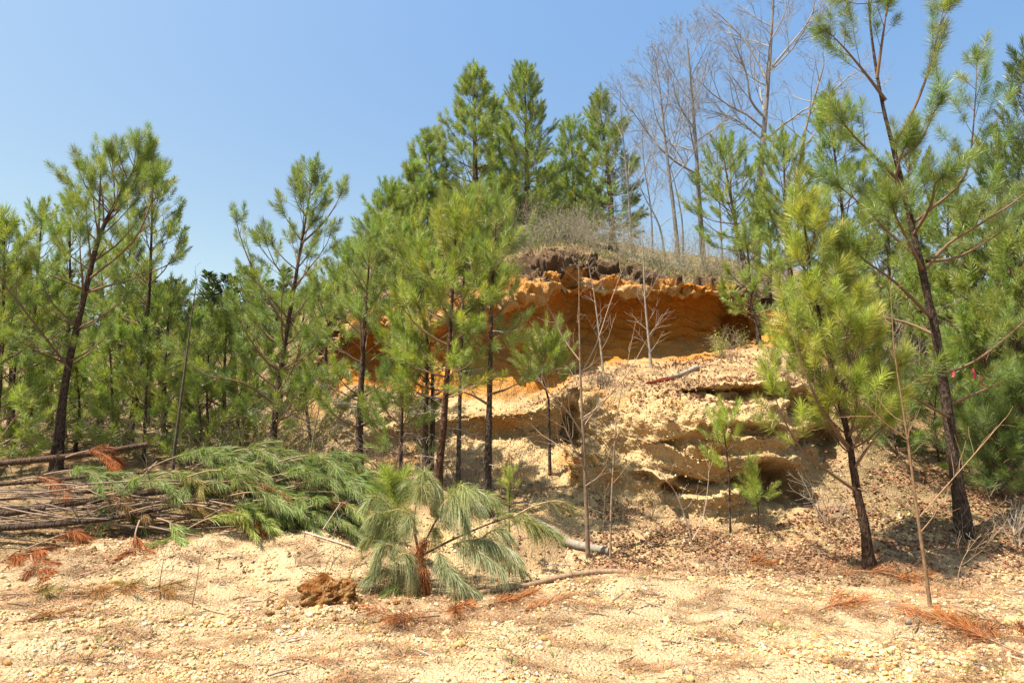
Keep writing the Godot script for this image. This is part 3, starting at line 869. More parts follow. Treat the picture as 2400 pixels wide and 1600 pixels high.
func _ready() -> void:
	# ---- camera, sky, sun, exposure
	var cam := Camera3D.new()
	cam.name = "camera"
	cam.fov = 53.13
	cam.far = 900.0
	cam.near = 0.05
	cam.position = Vector3(0, 1.55, 0)
	cam.rotation_degrees = Vector3(8, 0, 0)
	add_child(cam)
	cam.current = true
	var env := Environment.new()
	env.background_mode = Environment.BG_SKY
	var sky := PanoramaSkyMaterial.new()
	var to_sun := Vector3(-0.5, 1.0, 0.22).normalized()
	sky.panorama = clear_sky(to_sun, 1.0 / 2.65)
	env.sky = Sky.new()
	env.sky.sky_material = sky
	env.tonemap_mode = Environment.TONE_MAPPER_LINEAR
	env.tonemap_exposure = 2.65
	env.sdfgi_enabled = true
	env.ssao_enabled = true
	env.ssil_enabled = true
	var we := WorldEnvironment.new()
	we.name = "environment"
	we.environment = env
	add_child(we)
	var sun := DirectionalLight3D.new()
	sun.name = "sun"
	sun.light_energy = 1.6
	sun.light_color = Color(1.0, 0.955, 0.88)
	sun.light_angular_distance = 0.5
	sun.shadow_enabled = true
	add_child(sun)
	sun.look_at_from_position(to_sun, Vector3.ZERO, UP)

	noise_a.seed = 11; noise_a.frequency = 0.5; noise_a.fractal_octaves = 3
	noise_b.seed = 23; noise_b.frequency = 0.5; noise_b.fractal_octaves = 3
	noise_c.seed = 37; noise_c.frequency = 0.5; noise_c.fractal_octaves = 2
	noise_d.seed = 41; noise_d.noise_type = FastNoiseLite.TYPE_CELLULAR; noise_d.frequency = 1.0; noise_d.cellular_return_type = FastNoiseLite.RETURN_CELL_VALUE; noise_d.cellular_jitter = 1.0; noise_d.fractal_type = FastNoiseLite.FRACTAL_NONE
	top_y.resize(GW * GH)
	top_y.fill(-5.0)
	materials()
	R.seed = 5
	make_sprigs()
	build_bank()
	build_ground()
	print("terrain ", Time.get_ticks_msec())
	gravel()
	hero_pines()
	stand_pines()
	bare_trees()
	shrubs()
	brush_pile()
	bent_sapling()
	small_things()
	print("done ", Time.get_ticks_msec())


const SUNNY := Color(0.34, 0.395, 0.095)
const MIDG := Color(0.25, 0.315, 0.11)
const YELLOW := Color(0.385, 0.42, 0.10)
const DEEP := Color(0.12, 0.165, 0.055)

func hero_pines() -> void:
	# left of the picture, behind the brush pile
	pine("pine_tree", "tall pine with forked top behind the brush pile, its trunk leaning towards the cliff", "pines behind the brush pile", PackedVector3Array([Vector3(-7.241, 1.271, -11.000), Vector3(-7.213, 2.485, -11.000), Vector3(-7.044, 3.774, -11.000), Vector3(-6.881, 4.806, -11.000), Vector3(-6.663, 5.407, -11.000), Vector3(-6.439, 5.903, -11.000), Vector3(-6.236, 6.326, -11.000)]), 0.07,
		{"seed": 3, "start": 0.2, "rad": 1.75, "step": 0.36, "per": 4, "green": MIDG, "low": 18.0, "dead": 5, "limbs": [PackedVector3Array([Vector3(-6.888, 4.881, -11.000), Vector3(-6.923, 5.559, -11.000), Vector3(-6.939, 6.095, -11.000), Vector3(-6.922, 6.249, -11.000)]), PackedVector3Array([Vector3(-6.969, 4.140, -11.000), Vector3(-6.103, 4.616, -10.600), Vector3(-5.727, 5.197, -10.400), Vector3(-5.658, 5.626, -10.300)]), PackedVector3Array([Vector3(-7.155, 2.627, -11.000), Vector3(-7.446, 3.429, -10.300), Vector3(-7.673, 3.904, -10.000), Vector3(-7.926, 4.442, -10.000)])]})
	pine("pine_tree", "lone pine with slender pointed top between brush pile and sandy cliff", "pines behind the brush pile", PackedVector3Array([Vector3(-3.839, 1.067, -11.000), Vector3(-3.790, 2.065, -11.000), Vector3(-3.692, 3.125, -11.000), Vector3(-3.563, 4.213, -11.000), Vector3(-3.446, 5.181, -11.000), Vector3(-3.353, 5.941, -11.000)]), 0.062,
		{"seed": 8, "start": 0.14, "rad": 1.55, "step": 0.40, "per": 4, "green": MIDG, "low": 22.0, "dead": 6, "limbs": [PackedVector3Array([Vector3(-3.804, 2.065, -11.000), Vector3(-4.209, 2.391, -10.700), Vector3(-4.652, 2.492, -10.300), Vector3(-5.090, 2.878, -10.200)]), PackedVector3Array([Vector3(-3.663, 3.268, -11.000), Vector3(-4.051, 3.949, -10.800), Vector3(-4.328, 4.572, -10.700), Vector3(-4.455, 5.049, -10.600)]), PackedVector3Array([Vector3(-3.513, 4.731, -11.000), Vector3(-3.171, 4.999, -10.900), Vector3(-2.939, 5.263, -10.800), Vector3(-2.806, 5.561, -10.800)])]})
	pine("pine_tree", "dark trunked pine with open crown in front of the sandy cliff foot", "pines behind the brush pile", PackedVector3Array([Vector3(-2.241, 0.914, -10.200), Vector3(-2.263, 1.834, -10.200), Vector3(-2.243, 2.878, -10.200), Vector3(-2.215, 3.680, -10.200), Vector3(-2.175, 4.604, -10.200)]), 0.066,
		{"seed": 15, "start": 0.22, "rad": 1.15, "step": 0.40, "per": 4, "green": MIDG, "low": 15.0, "dead": 7})
	# middle, at the foot of the cliff
	pine("pine_tree", "bright green pine with reddish slim trunk standing behind the drooping pine top", "slim pines at the cliff foot", PackedVector3Array([Vector3(-0.973, 0.906, -9.000), Vector3(-0.900, 1.687, -9.000), Vector3(-0.844, 2.605, -9.000), Vector3(-0.797, 3.549, -9.000), Vector3(-0.761, 4.490, -9.000)]), 0.062,
		{"seed": 21, "start": 0.36, "rad": 1.0, "step": 0.36, "per": 4, "green": YELLOW.lerp(MIDG, 0.35), "bark": Color(0.19, 0.105, 0.065), "dead": 8, "gap": 0.13, "ns": 1.05})
	pine("pine_tree", "grey trunked pine with crown against the orange cliff's end", "slim pines at the cliff foot", PackedVector3Array([Vector3(-0.326, 0.741, -9.000), Vector3(-0.307, 1.575, -9.000), Vector3(-0.288, 2.489, -9.000), Vector3(-0.269, 3.429, -9.000), Vector3(-0.203, 4.756, -9.000)]), 0.062,
		{"seed": 27, "start": 0.55, "rad": 0.66, "step": 0.3, "per": 4, "green": MIDG.lerp(SUNNY, 0.3), "bark": Color(0.14, 0.115, 0.095), "dead": 6, "gap": 0.1, "limbs": [PackedVector3Array([Vector3(-0.287, 2.114, -9.000), Vector3(-0.090, 2.158, -8.800), Vector3(0.078, 2.234, -8.700)]), PackedVector3Array([Vector3(-0.298, 1.971, -9.000), Vector3(-0.544, 2.108, -8.900), Vector3(-0.707, 2.130, -8.800)])]})
	pine("pine_tree", "thin pale stemmed pine squeezed between the reddish and grey trunks", "slim pines at the cliff foot", PackedVector3Array([Vector3(-0.721, 0.856, -9.300), Vector3(-0.713, 1.809, -9.300), Vector3(-0.694, 2.760, -9.300), Vector3(-0.658, 3.989, -9.300), Vector3(-0.561, 4.811, -9.300)]), 0.036,
		{"seed": 33, "start": 0.6, "rad": 0.6, "step": 0.25, "per": 4, "green": SUNNY.lerp(MIDG, 0.5), "bark": Color(0.24, 0.20, 0.16), "dead": 9})
	pine("pine_tree", "pine whose dark trunk is the first behind the reddish one", "slim pines at the cliff foot", PackedVector3Array([Vector3(-1.221, 0.975, -9.700), Vector3(-1.218, 1.820, -9.700), Vector3(-1.220, 2.687, -9.700), Vector3(-1.343, 4.224, -9.700)]), 0.05,
		{"seed": 37, "start": 0.45, "rad": 0.85, "step": 0.42, "per": 4, "green": SUNNY.lerp(MIDG, 0.3), "dead": 8})
	pine("pine_tree", "pine whose dark trunk nearly touches the reddish one's shaded side", "slim pines at the cliff foot", PackedVector3Array([Vector3(-1.154, 0.999, -9.800), Vector3(-1.133, 1.947, -9.800), Vector3(-1.204, 2.825, -9.800), Vector3(-1.617, 4.384, -9.800)]), 0.05,
		{"seed": 39, "start": 0.45, "rad": 0.9, "step": 0.42, "per": 4, "green": MIDG.lerp(SUNNY, 0.4), "dead": 6})
	pine("pine_sapling", "waist-high pine sapling between the dark trunked pine and the twin trunks", "", PackedVector3Array([Vector3(-1.572, 0.999, -9.800), Vector3(-1.573, 1.577, -9.800), Vector3(-1.568, 2.196, -9.800), Vector3(-1.563, 2.825, -9.800)]), 0.03,
		{"seed": 41, "start": 0.2, "rad": 0.6, "step": 0.26, "per": 4, "green": MIDG, "dead": 3})
	pine("pine_sapling", "pine sapling rooted on the ledge in front of the orange hollow", "", PackedVector3Array([Vector3(0.585, 2.085, -10.700), Vector3(0.496, 2.376, -10.500), Vector3(0.427, 2.635, -10.400), Vector3(0.570, 2.991, -10.300)]), 0.018,
		{"seed": 45, "start": 0.3, "rad": 0.5, "step": 0.24, "per": 4, "green": MIDG.lerp(SUNNY, 0.5), "dead": 2, "gap": 0.16, "ns": 0.95})
	# right
	pine("pine_tree", "tallest pine, thick scaly trunk leaning left, crown cut off by the picture top", "", PackedVector3Array([Vector3(5.792, 0.495, -9.000), Vector3(5.746, 1.350, -9.000), Vector3(5.694, 2.373, -9.000), Vector3(5.639, 3.073, -9.000), Vector3(5.521, 3.970, -9.000), Vector3(5.401, 4.830, -9.000), Vector3(5.281, 5.585, -9.000), Vector3(5.170, 6.357, -9.000), Vector3(5.108, 7.347, -9.000), Vector3(5.136, 8.159, -9.000)]), 0.08,
		{"seed": 51, "start": 0.93, "rad": 0.6, "step": 0.3, "per": 3, "green": MIDG, "bark": Color(0.15, 0.115, 0.095), "dead": 10, "limb_r": 0.026, "ns": 1.2, "gap": 0.065, "bare": 0.32, "limbs": [
			PackedVector3Array([Vector3(5.583, 3.789, -9.000), Vector3(5.807, 4.095, -8.800), Vector3(6.083, 4.297, -8.500), Vector3(6.530, 4.632, -8.300), Vector3(6.719, 5.053, -8.200)]), PackedVector3Array([Vector3(5.622, 3.910, -9.000), Vector3(6.175, 4.024, -9.200), Vector3(6.821, 4.366, -9.300), Vector3(7.368, 4.782, -9.400)]), PackedVector3Array([Vector3(5.311, 5.585, -9.000), Vector3(5.562, 6.047, -8.900), Vector3(5.757, 6.570, -8.800), Vector3(5.896, 7.153, -8.700), Vector3(6.075, 7.479, -8.700)]),
			PackedVector3Array([Vector3(5.491, 4.459, -9.000), Vector3(5.874, 4.741, -9.100), Vector3(6.406, 5.222, -9.200), Vector3(6.621, 6.199, -9.200), Vector3(6.728, 7.000, -9.200)]), PackedVector3Array([Vector3(5.239, 6.227, -9.000), Vector3(4.937, 6.562, -8.900), Vector3(4.608, 6.892, -8.800), Vector3(4.334, 7.089, -8.700)]), PackedVector3Array([Vector3(5.141, 6.553, -9.000), Vector3(5.179, 6.953, -8.900), Vector3(5.216, 7.349, -8.800), Vector3(5.267, 7.613, -8.800)]),
			PackedVector3Array([Vector3(5.357, 5.017, -9.000), Vector3(4.859, 5.371, -8.800), Vector3(4.588, 5.574, -8.700), Vector3(4.378, 5.772, -8.600)]), PackedVector3Array([Vector3(5.615, 3.132, -9.000), Vector3(4.898, 3.494, -8.500), Vector3(4.371, 3.700, -8.200), Vector3(4.170, 3.838, -8.100)]), PackedVector3Array([Vector3(5.509, 3.970, -9.000), Vector3(5.294, 4.336, -9.200), Vector3(5.012, 4.747, -9.300), Vector3(4.606, 5.133, -9.300)]), PackedVector3Array([Vector3(5.665, 2.373, -9.000), Vector3(5.937, 2.514, -8.700), Vector3(6.331, 2.878, -8.500), Vector3(6.617, 3.193, -8.400)]),
			PackedVector3Array([Vector3(5.653, 2.897, -9.000), Vector3(5.436, 3.124, -9.300), Vector3(5.009, 3.283, -9.500), Vector3(4.701, 3.491, -9.600)]), PackedVector3Array([Vector3(5.321, 5.331, -9.000), Vector3(5.518, 5.495, -8.800), Vector3(5.662, 5.821, -8.700), Vector3(5.735, 6.019, -8.600)]), PackedVector3Array([Vector3(5.421, 4.706, -9.000), Vector3(5.061, 4.863, -8.600), Vector3(5.027, 5.138, -8.400), Vector3(5.098, 5.330, -8.300)]), PackedVector3Array([Vector3(5.758, 1.801, -9.000), Vector3(5.216, 1.953, -8.600), Vector3(4.840, 2.103, -8.400), Vector3(4.579, 2.203, -8.300)]), PackedVector3Array([Vector3(5.744, 1.971, -9.000), Vector3(6.024, 2.130, -8.800), Vector3(6.288, 2.281, -8.600)]),
			PackedVector3Array([Vector3(5.475, 4.275, -9.000), Vector3(5.430, 4.531, -8.500), Vector3(5.447, 4.786, -8.400), Vector3(5.558, 4.863, -8.300)]), PackedVector3Array([Vector3(5.553, 3.789, -9.000), Vector3(5.106, 4.008, -8.500), Vector3(4.849, 4.290, -8.300), Vector3(4.749, 4.425, -8.200)])]})
	pine("pine_tree", "bushy yellow-green pine with crooked forked trunk on the gravel edge", "", PackedVector3Array([Vector3(4.096, 0.052, -8.100), Vector3(4.069, 0.576, -8.100), Vector3(4.011, 0.970, -8.100), Vector3(3.957, 1.521, -8.100), Vector3(3.867, 2.084, -8.100), Vector3(3.733, 2.815, -8.100), Vector3(3.628, 3.674, -8.100), Vector3(3.563, 4.558, -8.100)]), 0.062,
		{"seed": 57, "start": 0.40, "rad": 1.0, "step": 0.25, "per": 5, "green": YELLOW, "bark": Color(0.13, 0.085, 0.06), "dead": 4, "low": 30.0, "gap": 0.11, "ns": 1.1, "dead_col": Color(0.2, 0.14, 0.1), "limbs": [PackedVector3Array([Vector3(4.027, 0.921, -8.100), Vector3(3.634, 1.174, -8.000), Vector3(3.305, 1.424, -7.900), Vector3(3.086, 1.767, -7.800), Vector3(2.958, 2.163, -7.800)]), PackedVector3Array([Vector3(3.976, 1.420, -8.100), Vector3(3.626, 1.770, -7.900), Vector3(3.407, 2.163, -7.800), Vector3(3.281, 2.565, -7.800), Vector3(3.161, 3.127, -7.800)]), PackedVector3Array([Vector3(3.924, 1.776, -8.100), Vector3(3.981, 2.300, -8.200), Vector3(4.000, 3.064, -8.300), Vector3(4.113, 3.950, -8.300)]), PackedVector3Array([Vector3(3.984, 1.169, -8.100), Vector3(4.105, 1.473, -7.900), Vector3(4.322, 1.767, -7.800)]), PackedVector3Array([Vector3(3.905, 1.878, -8.100), Vector3(4.291, 2.256, -8.300), Vector3(4.452, 2.630, -8.300)])]})
	pine("pine_seedling", "slender pine seedling in front of the ledged bank", "", PackedVector3Array([Vector3(2.861, 0.566, -9.200), Vector3(2.875, 1.004, -9.200), Vector3(2.852, 1.403, -9.200), Vector3(2.822, 1.777, -9.200)]), 0.012,
		{"seed": 61, "start": 0.45, "rad": 0.22, "step": 0.3, "per": 3, "green": SUNNY, "dead": 3, "ns": 0.9, "gap": 0.3})
	pine("pine_seedling", "low pine seedling before the dark hollow in the ledged bank", "", PackedVector3Array([Vector3(3.188, 0.483, -9.100), Vector3(3.208, 0.649, -9.100), Vector3(3.193, 0.815, -9.100), Vector3(3.181, 0.910, -9.100)]), 0.009,
		{"seed": 63, "start": 0.6, "rad": 0.06, "step": 0.2, "per": 3, "green": SUNNY, "dead": 0, "ns": 1.0, "gap": 0.5})
	pine("pine_seedling", "small pine seedling on the terrace edge above the ledged bank", "", PackedVector3Array([Vector3(4.229, 2.296, -10.800), Vector3(4.207, 2.538, -10.800), Vector3(4.184, 2.746, -10.800)]), 0.009,
		{"seed": 65, "start": 0.4, "rad": 0.12, "step": 0.2, "per": 3, "green": SUNNY, "dead": 0, "ns": 0.9, "gap": 0.4})
	pine("pine_sapling", "young pine at the overhang's shaded end, its trunk on the terrace", "", PackedVector3Array([Vector3(4.898, 3.190, -13.400), Vector3(4.887, 3.818, -13.400), Vector3(4.774, 4.171, -13.400), Vector3(4.773, 5.064, -13.400), Vector3(4.729, 5.607, -13.400)]), 0.06,
		{"seed": 67, "start": 0.35, "rad": 0.8, "step": 0.3, "per": 4, "green": SUNNY.lerp(MIDG, 0.5), "dead": 2, "lod": 1})

func stand_pines() -> void:
	# ridge behind the cliff: top x, top y, base x, depth, trunk radius, crown radius
	var ridge := [
		[Vector3(-1.290, 14.019, -22.000), Vector3(-1.124, 7.319, -22.000), 0.16, 1.87, 0.25, "tallest pine on the ridge behind the cliff, with full pointed crown"],
		[Vector3(0.415, 13.345, -21.000), Vector3(0.495, 7.198, -21.000), 0.14, 1.22, 0.35, "narrow crowned pine on the ridge, beside its taller neighbour"],
		[Vector3(2.967, 13.014, -22.000), Vector3(3.377, 7.615, -22.000), 0.14, 1.44, 0.3, "pine on the ridge that leans away from the bare trees"],
		[Vector3(-2.890, 11.924, -22.500), Vector3(-2.437, 6.847, -22.500), 0.15, 1.58, 0.2, "dense pine on the ridge next to the tallest one, on its downhill side"],
		[Vector3(-0.585, 13.884, -24.000), Vector3(-0.409, 7.843, -24.000), 0.14, 1.30, 0.2, "pine between the two tallest ridge pines, half hidden by them"],
		[Vector3(2.168, 13.076, -24.000), Vector3(2.265, 8.005, -24.000), 0.13, 1.30, 0.2, "pine with a thin pointed tip behind the leaning ridge pine"],
		[Vector3(-3.273, 10.312, -21.500), Vector3(-3.024, 6.325, -21.500), 0.13, 1.30, 0.15, "pine stepping down the ridge, second from its low end"],
		[Vector3(-3.760, 9.163, -20.500), Vector3(-3.612, 5.831, -20.500), 0.12, 1.22, 0.15, "last and lowest pine at the downhill end of the ridge"],
		[Vector3(1.484, 11.529, -25.000), Vector3(1.540, 8.274, -25.000), 0.12, 1.22, 0.15, "low pine filling the dip between the ridge pines"]]
	var k := 0
	for a in ridge:
		k += 1
		pine("pine_tree", a[5], "pines on the ridge", line2(a[1], a[0]), a[2], {"seed": 100 + k, "lod": 1, "start": a[4] * 0.6, "rad": a[3] * 1.15, "step": 0.36, "per": 6, "green": MIDG, "ns": 1.45, "gap": 0.11, "dead": 4, "low": 0.0, "high": 48.0, "cone": 0.95, "curl": 0.24})
	var deep := [[Vector3(-4.349, 8.630, -27.000), Vector3(-4.495, 11.223, -27.000)], [Vector3(-3.324, 8.630, -27.000), Vector3(-3.520, 10.721, -27.000)], [Vector3(-2.298, 8.630, -27.000), Vector3(-2.326, 11.018, -27.000)], [Vector3(-1.273, 8.630, -27.000), Vector3(-1.435, 11.484, -27.000)], [Vector3(-0.248, 8.630, -27.000), Vector3(-0.431, 11.559, -27.000)], [Vector3(0.778, 8.630, -27.000), Vector3(0.787, 10.925, -27.000)], [Vector3(1.803, 8.630, -27.000), Vector3(1.768, 10.628, -27.000)], [Vector3(2.829, 8.630, -27.000), Vector3(3.085, 11.521, -27.000)]]
	for j in deep.size():
		pine("pine_tree", "pine deep in the ridge stand, %s in its back row from the left" % place_in_row(deep.map(func(e): return e[0]), deep[j][0]), "pines in the depth of the ridge stand", line2(deep[j][0], deep[j][1]), 0.12, {"seed": 330 + j, "lod": 2, "start": 0.1, "rad": 2.0, "step": 0.4, "per": 6, "green": MIDG, "cone": 1.0, "ns": 1.6, "gap": 0.13, "dead": 2})
	# hillside between the lone pine and the cliff, behind the slim pines
	var slope := [[Vector3(-4.026, 4.377, -15.500), Vector3(-4.025, 5.199, -15.500)], [Vector3(-3.810, 4.651, -17.000), Vector3(-3.840, 6.351, -17.000)], [Vector3(-3.940, 3.815, -14.500), Vector3(-3.937, 4.243, -14.500)], [Vector3(-3.464, 5.309, -18.000), Vector3(-3.473, 7.491, -18.000)], [Vector3(-2.545, 4.195, -14.500), Vector3(-2.643, 5.891, -14.500)], [Vector3(-2.099, 4.286, -15.000), Vector3(-2.137, 6.296, -15.000)], [Vector3(-1.667, 4.377, -15.500), Vector3(-1.630, 6.033, -15.500)], [Vector3(-0.981, 4.286, -15.000), Vector3(-1.064, 6.810, -15.000)], [Vector3(-0.477, 4.468, -16.000), Vector3(-0.485, 6.612, -16.000)], [Vector3(-3.022, 4.286, -15.000), Vector3(-2.996, 5.483, -15.000)], [Vector3(-4.019, 4.560, -16.500), Vector3(-4.094, 4.886, -16.500)], [Vector3(0.043, 4.560, -16.500), Vector3(0.043, 6.322, -16.500)]]
	for j in slope.size():
		var a: Array = slope[j]
		pine("pine_tree", "young pine on the hillside above the sandy cliff, %s from the left" % place_in_row(slope.map(func(e): return e[0]), a[0]), "pines on the hillside above the sandy cliff", line2(a[0], a[1]), 0.07, {"seed": 400 + j, "lod": 1, "start": 0.05, "rad": 1.25, "step": 0.3, "per": 5, "green": MIDG.lerp(SUNNY, 0.25), "ns": 1.15, "gap": 0.13, "dead": 2})
	# dense stand behind the brush pile
	var stand := [[Vector3(-6.966, 1.195, -12.500), Vector3(-6.885, 6.522, -12.500), false], [Vector3(-7.899, 1.252, -10.500), Vector3(-8.076, 4.872, -10.500), false], [Vector3(-9.158, 1.223, -11.500), Vector3(-9.487, 5.504, -11.500), false], [Vector3(-9.126, 1.180, -13.000), Vector3(-9.287, 5.841, -13.000), false], [Vector3(-9.482, 1.499, -14.500), Vector3(-9.762, 6.635, -14.500), false], [Vector3(-8.366, 1.499, -14.500), Vector3(-8.348, 5.743, -14.500), false], [Vector3(-6.550, 1.180, -13.000), Vector3(-6.637, 4.179, -13.000), false], [Vector3(-6.969, 1.497, -15.000), Vector3(-6.996, 4.138, -15.000), false], [Vector3(-5.633, 1.502, -13.500), Vector3(-5.731, 3.924, -13.500), false], [Vector3(-5.638, 1.499, -14.500), Vector3(-5.686, 4.964, -14.500), false], [Vector3(-10.581, 1.499, -14.500), Vector3(-10.842, 4.964, -14.500), false], [Vector3(-10.205, 1.490, -17.000), Vector3(-10.531, 6.008, -17.000), false], [Vector3(-9.290, 1.488, -17.500), Vector3(-9.659, 5.670, -17.500), false], [Vector3(-12.112, 1.487, -18.000), Vector3(-12.424, 6.028, -18.000), false], [Vector3(-3.673, 1.502, -13.500), Vector3(-3.648, 4.280, -13.500), false], [Vector3(-5.385, 1.200, -12.300), Vector3(-5.515, 3.311, -12.300), true], [Vector3(-4.755, 1.495, -15.500), Vector3(-4.788, 4.582, -15.500), false], [Vector3(-5.752, 1.490, -17.000), Vector3(-5.918, 4.987, -17.000), false], [Vector3(-8.760, 1.487, -18.000), Vector3(-8.891, 4.244, -18.000), true], [Vector3(-8.795, 1.203, -12.200), Vector3(-8.945, 3.455, -12.200), true], [Vector3(-6.952, 1.209, -12.000), Vector3(-7.159, 3.268, -12.000), true], [Vector3(-6.173, 1.220, -11.600), Vector3(-6.225, 2.910, -11.600), true], [Vector3(-4.650, 1.209, -12.000), Vector3(-4.728, 2.647, -12.000), true], [Vector3(-7.847, 1.198, -12.400), Vector3(-8.001, 2.923, -12.400), true], [Vector3(-3.444, 1.215, -11.800), Vector3(-3.593, 2.629, -11.800), true], [Vector3(-5.170, 1.226, -11.400), Vector3(-5.285, 2.446, -11.400), true], [Vector3(-10.843, 1.180, -13.000), Vector3(-11.244, 5.310, -13.000), false], [Vector3(-13.123, 1.497, -15.000), Vector3(-13.491, 5.282, -15.000), false]]
	for j in stand.size():
		var a: Array = stand[j]
		var small: bool = a[2]
		var row := stand.filter(func(e): return e[2] == small).map(func(e): return e[0])
		var lb := ("low young pine under the stand behind the brush pile, %s from the left" if small else "pine in the stand behind the brush pile, %s from the left") % place_in_row(row, a[0])
		if j == 0: lb = "pine with a dark spire-like top just behind the forked one"
		pine("pine_sapling" if small else "pine_tree", lb, "young pines under the stand" if small else "pines in the stand behind the brush pile", line2(a[0], a[1]), 0.035 if small else 0.07,
			{"seed": 500 + j, "lod": 1, "start": 0.08 if j > 0 else 0.3, "rad": 0.95 if small else 1.3, "step": 0.33, "per": 4, "green": MIDG.lerp(SUNNY, 0.35 if a[0].z > -14.0 else 0.15), "ns": 1.1, "gap": 0.14, "dead": 5})
	# right side, behind the tallest pine
	var right := [[Vector3(5.501, 5.199, -15.500), Vector3(5.029, 8.335, -15.500)], [Vector3(6.154, 4.386, -14.500), Vector3(6.074, 8.051, -14.500)], [Vector3(7.507, 4.089, -15.000), Vector3(7.353, 9.237, -15.000)], [Vector3(8.706, 1.870, -11.500), Vector3(9.235, 8.194, -11.500)], [Vector3(8.908, 1.898, -12.500), Vector3(9.348, 7.154, -12.500)], [Vector3(8.095, 1.884, -12.000), Vector3(8.374, 5.675, -12.000)], [Vector3(9.481, 2.690, -14.500), Vector3(9.692, 7.136, -14.500)], [Vector3(7.924, 2.920, -14.000), Vector3(8.053, 6.944, -14.000)], [Vector3(9.752, 1.733, -12.000), Vector3(10.250, 7.527, -12.000)], [Vector3(7.984, 1.647, -10.800), Vector3(8.191, 4.673, -10.800)], [Vector3(6.788, 3.045, -13.500), Vector3(6.867, 5.454, -13.500)], [Vector3(7.822, 2.406, -13.000), Vector3(8.007, 4.610, -13.000)], [Vector3(6.503, 4.987, -17.000), Vector3(6.579, 7.511, -17.000)], [Vector3(7.883, 1.581, -11.200), Vector3(7.951, 3.741, -11.200)], [Vector3(9.340, 1.580, -11.000), Vector3(9.669, 5.559, -11.000)], [Vector3(10.084, 3.542, -17.000), Vector3(10.431, 9.172, -17.000)]]
	var rl := ["open crowned pine at the hilltop's edge above the overhang", "pine behind the bushy yellow-green one, at its upper shoulder", "pine whose top fills the gap between bare trees and the tallest pine", "dark pine at the picture's edge beside the tallest pine"]
	for j in right.size():
		var a: Array = right[j]
		pine("pine_tree", rl[j] if j < rl.size() else "pine in the thicket behind the tallest pine, %s from the left" % place_in_row(right.slice(4).map(func(e): return e[0]), a[0]), "pines on the hillside behind the tallest pine", line2(a[0], a[1]), 0.075, {"seed": 600 + j, "lod": 1, "start": 0.3 if j < 3 else 0.12, "rad": 1.3, "step": 0.32, "per": 5, "green": MIDG.lerp(SUNNY, 0.3) if j != 3 and j != 8 else DEEP, "ns": 1.15, "gap": 0.14, "dead": 4})
	# low pine tufts along the slope at the right
	var low := [[Vector3(5.912, 1.480, -10.600), Vector3(5.998, 2.147, -10.600)], [Vector3(6.664, 1.783, -10.800), Vector3(6.757, 2.468, -10.800)], [Vector3(7.048, 1.514, -10.300), Vector3(7.143, 2.163, -10.300)], [Vector3(7.294, 1.609, -10.000), Vector3(7.391, 2.241, -10.000)], [Vector3(5.742, 1.787, -11.000), Vector3(5.828, 2.485, -11.000)], [Vector3(7.573, 2.234, -11.500), Vector3(7.677, 2.972, -11.500)], [Vector3(6.917, 1.150, -9.800), Vector3(7.009, 1.761, -9.800)]]
	for j in low.size():
		var a: Array = low[j]
		pine("pine_sapling", "low pine sapling on the slope around the tallest pine's trunk, %s from the left" % place_in_row(low.map(func(e): return e[0]), a[0]), "low saplings on the slope", line2(a[0], a[1]), 0.015, {"seed": 650 + j, "lod": 0, "start": 0.15, "rad": 0.5, "step": 0.16, "per": 4, "green": MIDG.lerp(DEEP, 0.3), "ns": 1.05, "gap": 0.13, "dead": 2, "low": 5.0})
	# far wooded hill
	R.seed = 77
	var far := MB.new()
	for k2 in 420:
		var y := R.randf()
		var az := R.randf() * TAU
		var rr := (1.0 - y) * 1.6 * sqrt(R.randf()) + 0.05
		far.needle(Vector3(cos(az) * rr, 1.5 + y * 6.5, sin(az) * rr), (Vector3(cos(az), 0.6, sin(az))).normalized(), rnd().normalized(), 0.6, 0.16, Vector3.ZERO, tint(Color.WHITE, 0.3))
	var where := []
	var cols := PackedColorArray()
	for k3 in 260:
		var z := -R.randf_range(44, 62)
		var x := R.randf_range(-75, -6)
		var yy := lerpf(6.5, 10.8, (-z - 40.0) / 20.0)
		var s := R.randf_range(0.6, 0.95)
		where.append(Transform3D(Basis.from_scale(Vector3(s, s * R.randf_range(0.7, 1.0), s)).rotated(UP, R.randf() * TAU), Vector3(x, yy - 1.6, z)))
		cols.append(tint(Color(0.05, 0.075, 0.04), 0.25))
	var fw := many("distant_woods", far.mesh(), M.needle, where, cols, self)
	tag(fw, "far wooded hill seen through the gap in the pines", "woods", "", "stuff")

func line2(base: Vector3, top: Vector3) -> PackedVector3Array:
	var a := base
	a.y = ground_y(a.x, a.z)
	var m := a.lerp(top, 0.5) + Vector3(sin(top.x * 7.0) * 0.1, 0, cos(top.x * 5.0) * 0.1)
	return PackedVector3Array([a, m, top])

